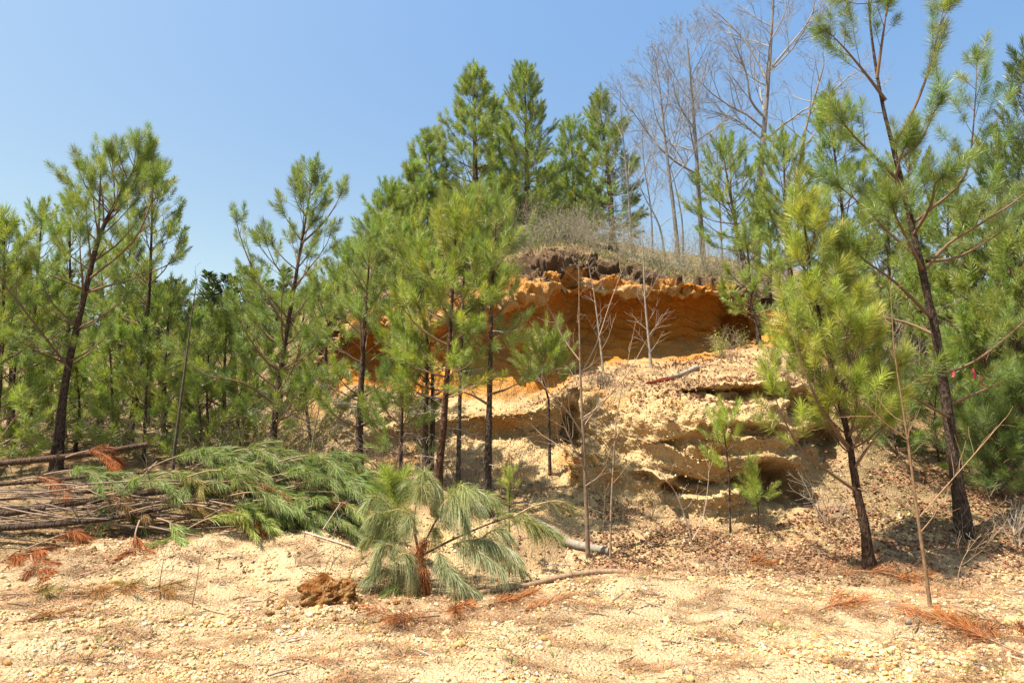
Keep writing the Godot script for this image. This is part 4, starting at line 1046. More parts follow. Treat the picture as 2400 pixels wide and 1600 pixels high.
func gravel() -> void:
	var kinds := [pebble_mesh(2, 7, 4), pebble_mesh(3, 7, 4), pebble_mesh(7, 7, 4)]
	for kk in kinds.size():
		R.seed = 40 + kk
		var where := []
		var cols := PackedColorArray()
		for j in 26000:
			var d := 4.2 + pow(R.randf(), 1.25) * 5.2
			var x := R.randf_range(-1.0, 1.0) * d
			var r := (0.004 + 0.018 * pow(R.randf(), 3.5)) * (0.75 + 0.5 * band(-0.3, 0.3, noise_b.get_noise_2d(x * 0.7, d * 0.7)))
			if noise_a.get_noise_2d(x * 2.6 + 60.0, -d * 5.5) > 0.25 and R.randf() < 0.6:
				continue
			if noise_b.get_noise_2d(x * 0.8 + 17.0, d * 1.4) < -0.02 and R.randf() < 0.7:
				continue
			where.append(set_stone(x, -d, r, 0.25))
			cols.append(stone_colour())
		# pebbles held in the bank
		for j in 7000:
			var k := (R.randi() % (bank_rows - 2)) * bank_cols + 70 + R.randi() % 250
			if k >= bank_v.size() or bank_w[k] < 0.9 or bank_w[k] > 5.6:
				continue
			var r2 := 0.006 + 0.016 * pow(R.randf(), 2.5)
			var p := bank_v[k] + rnd() * 0.02
			where.append(facing(bank_n[k] + rnd() * 0.4, R.randf() * TAU, Vector3(r2, r2 * 0.7, r2 * R.randf_range(0.7, 1.2)), p))
			cols.append(stone_colour())
		var o := many("gravel", kinds[kk], M.pebble, where, cols, self)
		tag(o, ["rounded cream pebbles spread over ground and bank", "small angular ochre gravel over ground and bank", "mixed pale grit over ground and bank"][kk], "gravel", "gravel", "stuff")
	# stones large enough to pick out
	var shapes := [pebble_mesh(51, 14, 9), pebble_mesh(52, 14, 9), pebble_mesh(53, 14, 9), pebble_mesh(54, 14, 9)]
	var hero := [[Vector3(-0.385, -0.009, -5.300), 0.052, "largest rounded cream stone lying alone on the near gravel"], [Vector3(1.888, 0.019, -7.400), 0.055, "pale rounded stone on the gravel below the seedling"], [Vector3(3.220, -0.032, -5.800), 0.035, "grey stone beside the thin bare sapling's foot"], [Vector3(4.204, -0.024, -6.000), 0.065, "broad flat pale stone at the picture's edge"], [Vector3(1.912, -0.031, -6.000), 0.034, "white angular stone on the open gravel"], [Vector3(-0.553, -0.008, -5.900), 0.036, "tall cream stone behind the largest rounded one"], [Vector3(-0.858, 0.003, -6.100), 0.04, "cream stone beside the red dead needles"], [Vector3(-1.935, 0.085, -7.400), 0.035, "white stone between root clod and hanging red bough"], [Vector3(-4.005, 0.018, -7.200), 0.065, "wedge shaped ochre stone behind the fallen brown branch"], [Vector3(-2.803, -0.021, -4.700), 0.05, "tan stone at the bottom edge of the gravel"], [Vector3(0.275, -0.029, -5.400), 0.032, "cream pebble to the side of the largest rounded stone"], [Vector3(1.315, -0.015, -6.100), 0.04, "ochre stone on the gravel in front of the long stick"], [Vector3(-5.734, 0.072, -8.200), 0.07, "ochre lump at the berm's low end"], [Vector3(-0.225, -0.018, -4.900), 0.028, "small reddish stone on the nearest gravel"], [Vector3(-0.914, -0.027, -4.800), 0.04, "pale stone at the bottom edge between sprouts and gravel"], [Vector3(0.838, 0.227, -8.800), 0.05, "pale stone by the whitish fallen log"]]
	R.seed = 60
	for k in hero.size():
		var h: Array = hero[k]
		var m := part("stone", shapes[k % 4], M.pebble.duplicate(), self)
		m.transform = set_stone(h[0].x, h[0].z, h[1], 0.3)
		m.material_override.albedo_color = Color(0.80, 0.70, 0.53).lerp(Color(0.74, 0.60, 0.38), R.randf()) if not "grey" in h[2] else Color(0.5, 0.47, 0.44)
		tag(m, h[2], "stone", "stones on the gravel")
	var sm := [M.pebble.duplicate(), M.pebble.duplicate(), M.pebble.duplicate()]
	for k in 3: sm[k].albedo_color = [Color(0.84, 0.76, 0.60), Color(0.79, 0.66, 0.44), Color(0.72, 0.54, 0.33)][k]
	for k in 60:
		var d := R.randf_range(4.6, 8.6)
		var m2 := part("stone", shapes[R.randi() % 4], sm[R.randi() % 3], self)
		m2.transform = set_stone(R.randf_range(-0.75, 0.75) * d, -d, R.randf_range(0.02, 0.035), 0.3)
		tag(m2, "fist-sized or smaller stone strewn over the gravel", "stone", "loose stones on the gravel")

func stone_colour() -> Color:
	var t := R.randf()
	return tint(Color(0.66, 0.50, 0.29).lerp(Color(0.52, 0.32, 0.13), pow(R.randf(), 1.5)) if t < 0.86 else Color(0.74, 0.66, 0.52) if t < 0.95 else Color(0.40, 0.20, 0.09), 0.15)

func set_stone(x: float, z: float, r: float, sink: float) -> Transform3D:
	var y := ground_y(x, z)
	return facing(UP + rnd() * 0.5, R.randf() * TAU, Vector3(r, r * R.randf_range(0.55, 0.85), r * R.randf_range(0.75, 1.2)), Vector3(x, y + r * (0.6 - sink), z))

func bare_trees() -> void:
	fine = 0.0032
	var pale := Color(0.25, 0.235, 0.22)
	bare_tree("bare_tree", "tallest leafless tree, pale thick trunk behind the hilltop shrubs", "leafless trees on the hilltop", PackedVector3Array([Vector3(8.081, 7.023, -22.000), Vector3(8.200, 8.811, -22.000), Vector3(8.409, 10.639, -22.000), Vector3(8.621, 12.194, -22.000), Vector3(8.823, 13.778, -22.000), Vector3(9.013, 15.393, -22.000), Vector3(9.192, 17.039, -22.000), Vector3(9.362, 18.210, -22.000)]), 0.135,
		{"seed": 1, "limbs_n": 15, "start": 0.35, "reach": 2.6, "levels": 3, "kids": 6, "col": pale, "low": 20.0, "wander": 0.2, "limb_r": 0.045, "limbs": [PackedVector3Array([Vector3(8.629, 12.351, -22.000), Vector3(7.999, 12.723, -21.500), Vector3(7.824, 13.544, -21.300), Vector3(7.406, 14.453, -21.000), Vector3(7.158, 15.388, -21.000)]), PackedVector3Array([Vector3(8.800, 13.619, -22.000), Vector3(8.528, 14.760, -22.300), Vector3(8.104, 15.708, -22.500), Vector3(7.366, 16.545, -22.500)]), PackedVector3Array([Vector3(8.885, 14.099, -22.000), Vector3(9.430, 14.723, -21.700), Vector3(9.980, 15.398, -21.500), Vector3(10.400, 16.201, -21.500)]), PackedVector3Array([Vector3(8.515, 11.569, -22.000), Vector3(7.917, 12.388, -22.400), Vector3(7.392, 12.807, -22.600)])]})
	bare_tree("bare_tree", "leafless tree with dense broom-like crown, next to the tallest one", "leafless trees on the hilltop", PackedVector3Array([Vector3(6.344, 6.729, -22.000), Vector3(6.316, 8.211, -22.000), Vector3(6.272, 9.720, -22.000), Vector3(6.233, 11.413, -22.000), Vector3(6.178, 13.141, -22.000), Vector3(6.111, 14.582, -22.000), Vector3(6.074, 15.230, -22.000)]), 0.105,
		{"seed": 2, "limbs_n": 18, "start": 0.3, "reach": 2.3, "levels": 3, "kids": 6, "col": pale, "low": 30.0, "high": 65.0, "limbs": [PackedVector3Array([Vector3(6.280, 10.332, -22.000), Vector3(5.378, 10.583, -21.500), Vector3(4.637, 11.250, -21.300), Vector3(3.892, 12.161, -21.000)]), PackedVector3Array([Vector3(6.250, 11.881, -22.000), Vector3(5.668, 12.722, -21.800), Vector3(5.358, 13.713, -21.600)])]})
	bare_tree("bare_tree", "slender leafless tree leaning slightly towards the ridge pines", "leafless trees on the hilltop", PackedVector3Array([Vector3(5.020, 6.526, -20.000), Vector3(4.960, 7.878, -20.000), Vector3(4.847, 9.255, -20.000), Vector3(4.731, 10.658, -20.000), Vector3(4.640, 12.087, -20.000), Vector3(4.502, 13.397, -20.000)]), 0.075,
		{"seed": 3, "limbs_n": 16, "start": 0.38, "reach": 2.0, "levels": 3, "kids": 6, "col": pale, "low": 30.0, "high": 65.0})
	bare_tree("bare_tree", "leafless tree leaning away to one side with a broken pale top", "leafless trees on the hilltop", PackedVector3Array([Vector3(7.812, 6.277, -19.000), Vector3(8.023, 7.821, -19.000), Vector3(8.351, 9.134, -19.000), Vector3(8.621, 10.472, -19.000), Vector3(9.017, 11.698, -19.000), Vector3(9.289, 12.526, -19.000), Vector3(9.288, 12.916, -19.000)]), 0.075,
		{"seed": 4, "limbs_n": 12, "start": 0.4, "reach": 1.6, "levels": 3, "kids": 4, "col": pale, "low": 15.0, "limbs": [PackedVector3Array([Vector3(8.808, 11.014, -19.000), Vector3(9.228, 11.387, -18.800), Vector3(9.791, 11.944, -18.700), Vector3(10.202, 12.159, -18.600)])]})
	bare_tree("bare_tree", "thin leafless tree just beside the leaning ridge pine", "leafless trees on the hilltop", PackedVector3Array([Vector3(3.588, 6.794, -20.000), Vector3(3.575, 8.426, -20.000), Vector3(3.501, 9.813, -20.000), Vector3(3.399, 11.227, -20.000), Vector3(3.374, 12.521, -20.000)]), 0.05,
		{"seed": 5, "limbs_n": 14, "start": 0.3, "reach": 1.4, "levels": 2, "kids": 5, "col": pale, "low": 30.0, "high": 65.0})
	var thin := [PackedVector3Array([Vector3(4.455, 7.056, -21.000), Vector3(4.435, 8.770, -21.000), Vector3(4.266, 10.226, -21.000), Vector3(4.227, 11.411, -21.000)]), PackedVector3Array([Vector3(5.934, 7.581, -23.000), Vector3(5.928, 9.141, -23.000), Vector3(5.661, 10.731, -23.000), Vector3(5.451, 11.375, -23.000)]), PackedVector3Array([Vector3(6.644, 6.775, -21.000), Vector3(6.647, 8.481, -21.000), Vector3(6.639, 9.933, -21.000), Vector3(6.631, 11.411, -21.000)]), PackedVector3Array([Vector3(6.838, 6.258, -20.000), Vector3(6.769, 7.605, -20.000), Vector3(6.704, 9.116, -20.000), Vector3(6.740, 10.517, -20.000)]), PackedVector3Array([Vector3(9.301, 7.200, -24.000), Vector3(9.897, 9.472, -24.000), Vector3(10.229, 11.130, -24.000), Vector3(10.557, 12.650, -24.000)]), PackedVector3Array([Vector3(4.169, 6.149, -18.000), Vector3(4.025, 7.245, -18.000), Vector3(3.633, 8.110, -18.000), Vector3(3.410, 8.735, -18.000)]), PackedVector3Array([Vector3(9.920, 6.494, -21.000), Vector3(10.306, 8.194, -21.000), Vector3(10.541, 9.640, -21.000), Vector3(10.943, 11.411, -21.000)]), PackedVector3Array([Vector3(11.365, 5.657, -21.000), Vector3(11.372, 7.623, -21.000), Vector3(11.370, 9.495, -21.000), Vector3(11.405, 10.965, -21.000)])]
	for k in thin.size():
		bare_tree("bare_tree", "thin young leafless tree on the hilltop, %s from the left" % place_in_row(thin.map(func(e): return e[0]), thin[k][0]), "thin leafless trees on the hilltop", thin[k], 0.036, {"seed": 20 + k, "limbs_n": 11, "start": 0.3, "reach": 1.3, "levels": 2, "kids": 5, "col": pale, "low": 25.0, "high": 65.0})
	fine = 0.0016
	# in front of the bank
	bare_tree("bare_sapling", "tall leafless sapling with straight brown trunk before the orange cliff", "", PackedVector3Array([Vector3(0.909, -0.038, -8.400), Vector3(0.897, 0.540, -8.400), Vector3(0.877, 1.311, -8.400), Vector3(0.851, 2.103, -8.400), Vector3(0.840, 2.862, -8.400), Vector3(0.846, 3.696, -8.400)]), 0.034,
		{"seed": 31, "limbs_n": 10, "start": 0.3, "reach": 0.7, "levels": 1, "kids": 4, "col": Color(0.27, 0.195, 0.14), "low": 20.0, "high": 55.0, "limb_r": 0.012, "category": "bare sapling", "limbs": [PackedVector3Array([Vector3(0.870, 1.573, -8.400), Vector3(0.654, 1.886, -8.300), Vector3(0.439, 2.090, -8.200), Vector3(0.283, 2.300, -8.200)]), PackedVector3Array([Vector3(0.863, 1.784, -8.400), Vector3(1.076, 1.939, -8.300), Vector3(1.385, 2.300, -8.200), Vector3(1.605, 2.670, -8.200)]), PackedVector3Array([Vector3(0.885, 1.155, -8.400), Vector3(0.702, 1.521, -8.300), Vector3(0.600, 1.781, -8.300)]), PackedVector3Array([Vector3(0.846, 2.480, -8.400), Vector3(0.625, 2.822, -8.500), Vector3(0.518, 3.100, -8.500)]), PackedVector3Array([Vector3(0.844, 2.318, -8.400), Vector3(1.061, 2.711, -8.500), Vector3(1.236, 3.212, -8.500), Vector3(1.411, 3.665, -8.500)])]})
	bare_tree("bare_sapling", "thin leafless sapling right beside the straight brown one", "", PackedVector3Array([Vector3(1.167, -0.038, -8.400), Vector3(1.184, 0.540, -8.400), Vector3(1.223, 1.155, -8.400), Vector3(1.290, 1.837, -8.400), Vector3(1.421, 2.426, -8.400), Vector3(1.542, 2.972, -8.400)]), 0.016,
		{"seed": 32, "limbs_n": 9, "start": 0.3, "reach": 0.45, "levels": 1, "kids": 3, "col": Color(0.38, 0.27, 0.18), "category": "bare sapling"})
	bare_tree("bare_sapling", "whitish leafless sapling with upswept twigs on the terrace", "", PackedVector3Array([Vector3(2.583, 2.824, -12.600), Vector3(2.549, 3.354, -12.600), Vector3(2.504, 4.098, -12.600), Vector3(2.492, 4.854, -12.600), Vector3(2.477, 5.537, -12.600)]), 0.03,
		{"seed": 33, "limbs_n": 18, "start": 0.12, "reach": 0.7, "levels": 1, "kids": 4, "col": Color(0.40, 0.36, 0.32), "thick": 0.28, "low": 35.0, "high": 60.0, "category": "bare sapling"})
	bare_tree("bare_sapling", "crooked pale sapling on the terrace under the overhang's middle", "", PackedVector3Array([Vector3(1.652, 2.548, -12.200), Vector3(1.601, 3.138, -12.200), Vector3(1.547, 3.695, -12.200), Vector3(1.478, 4.260, -12.200), Vector3(1.390, 4.749, -12.200)]), 0.025,
		{"seed": 34, "limbs_n": 9, "start": 0.2, "reach": 0.6, "levels": 1, "kids": 4, "col": Color(0.40, 0.35, 0.30), "thick": 0.3, "low": 20.0, "high": 55.0, "category": "bare sapling"})
	bare_tree("bare_sapling", "leafless sapling with one lean stem in the near gravel at the picture's side", "", PackedVector3Array([Vector3(3.704, -0.074, -6.300), Vector3(3.686, 0.340, -6.300), Vector3(3.652, 0.869, -6.300), Vector3(3.625, 1.410, -6.300), Vector3(3.592, 1.885, -6.300), Vector3(3.561, 2.370, -6.300), Vector3(3.572, 3.033, -6.300)]), 0.019,
		{"seed": 35, "limbs_n": 9, "start": 0.25, "reach": 0.55, "levels": 1, "kids": 3, "col": Color(0.30, 0.19, 0.11), "limb_r": 0.007, "low": 20.0, "high": 55.0, "category": "bare sapling", "limbs": [PackedVector3Array([Vector3(3.656, 0.830, -6.300), Vector3(3.895, 1.144, -6.200), Vector3(4.128, 1.452, -6.100), Vector3(4.386, 1.720, -6.100)]), PackedVector3Array([Vector3(3.615, 1.528, -6.300), Vector3(3.318, 1.723, -6.200), Vector3(3.208, 1.840, -6.200)])]})
	bare_tree("bare_sapling", "low sapling forking in a V before the ledged bank", "", PackedVector3Array([Vector3(2.235, 0.190, -8.700), Vector3(2.204, 0.372, -8.700), Vector3(2.143, 0.609, -8.700), Vector3(2.007, 0.927, -8.700), Vector3(1.717, 1.249, -8.700)]), 0.014,
		{"seed": 36, "limbs_n": 7, "start": 0.35, "reach": 0.4, "levels": 1, "kids": 3, "col": Color(0.42, 0.33, 0.26), "category": "bare sapling", "limb_r": 0.009, "limbs": [PackedVector3Array([Vector3(2.229, 0.294, -8.700), Vector3(2.355, 0.504, -8.700), Vector3(2.440, 0.874, -8.700), Vector3(2.482, 1.249, -8.700)])]})
	bare_tree("bare_sapling", "dark thin sapling rising above the brush pile into the gap of sky", "", PackedVector3Array([Vector3(-4.896, 1.297, -10.000), Vector3(-4.852, 1.955, -10.000), Vector3(-4.798, 2.852, -10.000), Vector3(-4.756, 3.506, -10.000), Vector3(-4.724, 3.904, -10.000)]), 0.025,
		{"seed": 37, "limbs_n": 9, "start": 0.35, "reach": 0.6, "levels": 1, "kids": 3, "col": Color(0.13, 0.105, 0.08), "low": 40.0, "high": 65.0, "category": "bare sapling"})
	bare_tree("bare_sapling", "thin olive sapling between the lone pine and the sandy cliff", "", PackedVector3Array([Vector3(-2.945, 0.834, -10.000), Vector3(-2.881, 1.577, -10.000), Vector3(-2.752, 2.336, -10.000), Vector3(-2.643, 2.852, -10.000)]), 0.014,
		{"seed": 38, "limbs_n": 8, "start": 0.25, "reach": 0.5, "levels": 1, "kids": 3, "col": Color(0.25, 0.21, 0.14), "category": "bare sapling"})
	var sprig_at := [PackedVector3Array([Vector3(0.373, -0.073, -8.200), Vector3(0.397, 0.564, -8.200), Vector3(0.441, 0.963, -8.200)]), PackedVector3Array([Vector3(1.151, 0.265, -8.900), Vector3(1.168, 0.587, -8.900), Vector3(1.202, 0.913, -8.900)]), PackedVector3Array([Vector3(1.809, 0.158, -8.900), Vector3(1.836, 0.533, -8.900), Vector3(1.868, 0.858, -8.900)]), PackedVector3Array([Vector3(3.945, 0.332, -8.800), Vector3(3.979, 0.598, -8.800), Vector3(3.952, 0.866, -8.800)]), PackedVector3Array([Vector3(6.203, 0.251, -9.000), Vector3(6.168, 0.741, -9.000), Vector3(6.018, 1.238, -9.000)]), PackedVector3Array([Vector3(4.778, 0.045, -7.600), Vector3(4.869, 0.271, -7.600), Vector3(5.055, 0.498, -7.600)]), PackedVector3Array([Vector3(-3.012, -0.013, -6.700), Vector3(-2.978, 0.224, -6.700), Vector3(-2.957, 0.543, -6.700)]), PackedVector3Array([Vector3(-3.480, 0.081, -7.000), Vector3(-3.464, 0.289, -7.000), Vector3(-3.426, 0.539, -7.000)]), PackedVector3Array([Vector3(1.345, 0.000, -8.600), Vector3(1.406, 0.360, -8.600), Vector3(1.574, 0.672, -8.600)]), PackedVector3Array([Vector3(-0.944, 0.705, -9.400), Vector3(-0.933, 1.225, -9.400), Vector3(-0.870, 1.812, -9.400)]), PackedVector3Array([Vector3(-1.777, 0.863, -9.600), Vector3(-1.801, 1.337, -9.600), Vector3(-1.863, 1.817, -9.600)]), PackedVector3Array([Vector3(-0.156, 0.804, -9.600), Vector3(-0.066, 1.158, -9.600), Vector3(-0.006, 1.576, -9.600)])]
	for k in sprig_at.size():
		bare_tree("bare_sprout", ["wiry sprout behind the drooping pine top", "wiry sprout near the two bare saplings, uphill of them", "wiry sprout at the foot of the ledged bank", "wiry sprout in the leaf litter near the crooked pine", "wiry sprout beside the thick scaly trunk", "arched wiry sprout near the lean sapling in the gravel", "upright wiry sprout in the gravel of the berm", "shorter wiry sprout in the gravel of the berm", "leaning wiry sprout between log and ledged bank", "wiry stem behind the reddish slim trunk", "wiry stem before the sandy cliff foot", "wiry stem beside the grey slim trunk"][k], "wiry sprouts", sprig_at[k], 0.007, {"seed": 60 + k, "limbs_n": 6, "start": 0.3, "reach": 0.28, "levels": 1, "kids": 2, "col": Color(0.33, 0.24, 0.16), "category": "sprout"})

func on(p: Vector3) -> Vector3:
	return Vector3(p.x, ground_y(p.x, p.z) - 0.02, p.z)

func shrubs() -> void:
	var tan := Color(0.30, 0.255, 0.21)
	var rim := [Vector3(0.233, 5.431, -14.800), Vector3(0.593, 5.509, -15.100), Vector3(0.937, 5.457, -14.900), Vector3(1.305, 5.509, -15.100), Vector3(1.672, 5.536, -15.200), Vector3(1.964, 5.405, -14.700), Vector3(2.294, 5.359, -14.600), Vector3(2.781, 5.516, -15.400), Vector3(3.020, 5.302, -14.800), Vector3(3.367, 5.252, -14.800), Vector3(3.889, 5.365, -15.500), Vector3(4.115, 5.191, -15.000), Vector3(4.584, 5.237, -15.400), Vector3(4.815, 5.081, -15.000), Vector3(5.234, 5.078, -15.200), Vector3(0.419, 5.850, -16.400), Vector3(1.025, 6.060, -17.200), Vector3(1.648, 6.165, -17.600), Vector3(2.171, 6.008, -17.000), Vector3(2.814, 6.112, -17.400), Vector3(3.387, 6.086, -17.300), Vector3(3.746, 5.824, -16.300), Vector3(4.592, 6.112, -17.400), Vector3(5.095, 6.034, -17.100), Vector3(5.544, 5.929, -16.700)]
	for k in rim.size():
		shrub("bare_shrub", "tangled twiggy shrub on the cliff's brow, %s from the left" % place_in_row(rim, rim[k]), "shrubs along the cliff brow", on(rim[k]), (1.0 if k < 7 else 0.7 if k < 15 else 1.2) * (0.85 + 0.1 * (k % 4)), 0.9, 13, {"seed": 700 + k, "kids": 4, "col": tan, "leaves": 40, "leaf_l": 0.035, "leaf_w": 0.02, "leaf_col": Color(0.24, 0.25, 0.11)})
	var back := [Vector3(7.337, 3.815, -14.500), Vector3(7.402, 3.346, -13.800), Vector3(8.229, 3.249, -14.500), Vector3(9.310, 3.567, -15.500), Vector3(8.505, 2.871, -13.500), Vector3(9.957, 3.308, -15.000), Vector3(9.716, 2.920, -14.000), Vector3(9.430, 2.739, -13.000), Vector3(10.120, 2.612, -13.500), Vector3(6.984, 3.502, -15.000), Vector3(7.273, 2.541, -12.600), Vector3(7.935, 2.367, -12.400), Vector3(8.356, 2.102, -11.800), Vector3(8.924, 4.875, -17.000), Vector3(10.325, 5.071, -18.000), Vector3(11.260, 5.071, -18.000)]
	for k in back.size():
		shrub("bare_shrub", "grey leafless shrub in the thicket behind the tallest pine, %s from the left" % place_in_row(back, back[k]), "thicket behind the tallest pine", on(back[k]), 1.7, 0.6, 10, {"seed": 740 + k, "kids": 5, "col": Color(0.31, 0.26, 0.22), "leaves": 10, "leaf_col": Color(0.16, 0.20, 0.06)})
	var left := [Vector3(-8.080, 1.295, -11.500), Vector3(-7.881, 1.279, -12.200), Vector3(-6.600, 1.301, -11.200), Vector3(-6.618, 1.283, -12.000), Vector3(-5.964, 1.297, -11.400), Vector3(-5.019, 1.169, -11.000), Vector3(-4.503, 1.183, -10.600), Vector3(-4.521, 1.155, -11.400), Vector3(-3.974, 1.109, -10.800), Vector3(-3.432, 1.052, -10.600), Vector3(-3.282, 0.965, -11.000), Vector3(-2.810, 0.997, -10.400), Vector3(-5.737, 1.261, -13.000), Vector3(-4.960, 1.261, -13.000), Vector3(-4.305, 1.261, -13.000)]
	for k in left.size():
		shrub("bare_shrub", "twiggy shrub with yellow-green buds behind the brush pile, %s from the left" % place_in_row(left, left[k]), "undergrowth behind the brush pile", on(left[k]), 0.95 + 0.1 * (k % 3), 0.7, 8, {"seed": 770 + k, "kids": 4, "col": Color(0.30, 0.24, 0.16), "leaves": 26, "leaf_col": Color(0.22, 0.26, 0.05)})
	var foot := [Vector3(-1.778, 0.922, -9.600), Vector3(-1.359, 0.935, -9.400), Vector3(-0.876, 0.863, -9.600), Vector3(-0.558, 0.848, -9.800), Vector3(-0.037, 0.848, -9.800), Vector3(-1.736, 1.061, -10.400), Vector3(-0.749, 1.003, -10.300)]
	for k in foot.size():
		shrub("bare_shrub", "dead twiggy shrub among the slim trunks at the cliff foot, %s from the left" % place_in_row(foot, foot[k]), "dead brush at the cliff foot", on(foot[k]), 0.75, 0.9, 9, {"seed": 790 + k, "kids": 4, "col": Color(0.27, 0.2, 0.15), "leaves": 0})
	shrub("leafy_shrub", "small shrub with fresh yellow-green leaves at the overhang's foot", "", on(Vector3(4.018, 3.140, -13.200)), 0.55, 1.1, 10, {"seed": 801, "leaves": 60, "leaf_l": 0.03, "leaf_col": Color(0.30, 0.34, 0.05), "kids": 4})
	shrub("leafy_shrub", "wispy shrub with pale new leaves in front of the overhang's dark end", "", on(Vector3(4.688, 3.320, -13.600)), 0.45, 0.9, 7, {"seed": 802, "leaves": 25, "leaf_col": Color(0.26, 0.30, 0.06)})
	shrub("bare_shrub", "low leafless shrub on the terrace beside the grey log", "", on(Vector3(4.081, 2.764, -12.400)), 0.5, 0.7, 6, {"seed": 803})
	shrub("bare_shrub", "dark matted dead shrub at the notch between the two banks", "", on(Vector3(1.380, 2.095, -10.900)), 0.35, 1.3, 14, {"seed": 804, "col": Color(0.13, 0.10, 0.08), "kids": 5})
	shrub("bare_shrub", "dead scrubby stems on the bank top above the V-shaped sapling", "", on(Vector3(2.844, 2.462, -11.600)), 0.22, 1.2, 8, {"seed": 805, "col": Color(0.2, 0.15, 0.11)})
	shrub("bare_shrub", "grey dead branches reaching over the slope beside the crooked pine", "", on(Vector3(4.182, 0.723, -9.200)), 0.8, 0.8, 9, {"seed": 806, "col": Color(0.3, 0.25, 0.21), "kids": 4})
	shrub("bare_shrub", "wiry low shrub in the litter behind the lean sapling", "", on(Vector3(5.671, 0.412, -8.600)), 0.5, 1.0, 7, {"seed": 807, "col": Color(0.36, 0.26, 0.17)})
	shrub("bare_shrub", "tangle of grey twigs at the picture's edge beside the scaly trunk", "", on(Vector3(6.316, 0.598, -8.800)), 0.7, 0.9, 9, {"seed": 808, "col": Color(0.36, 0.3, 0.25)})

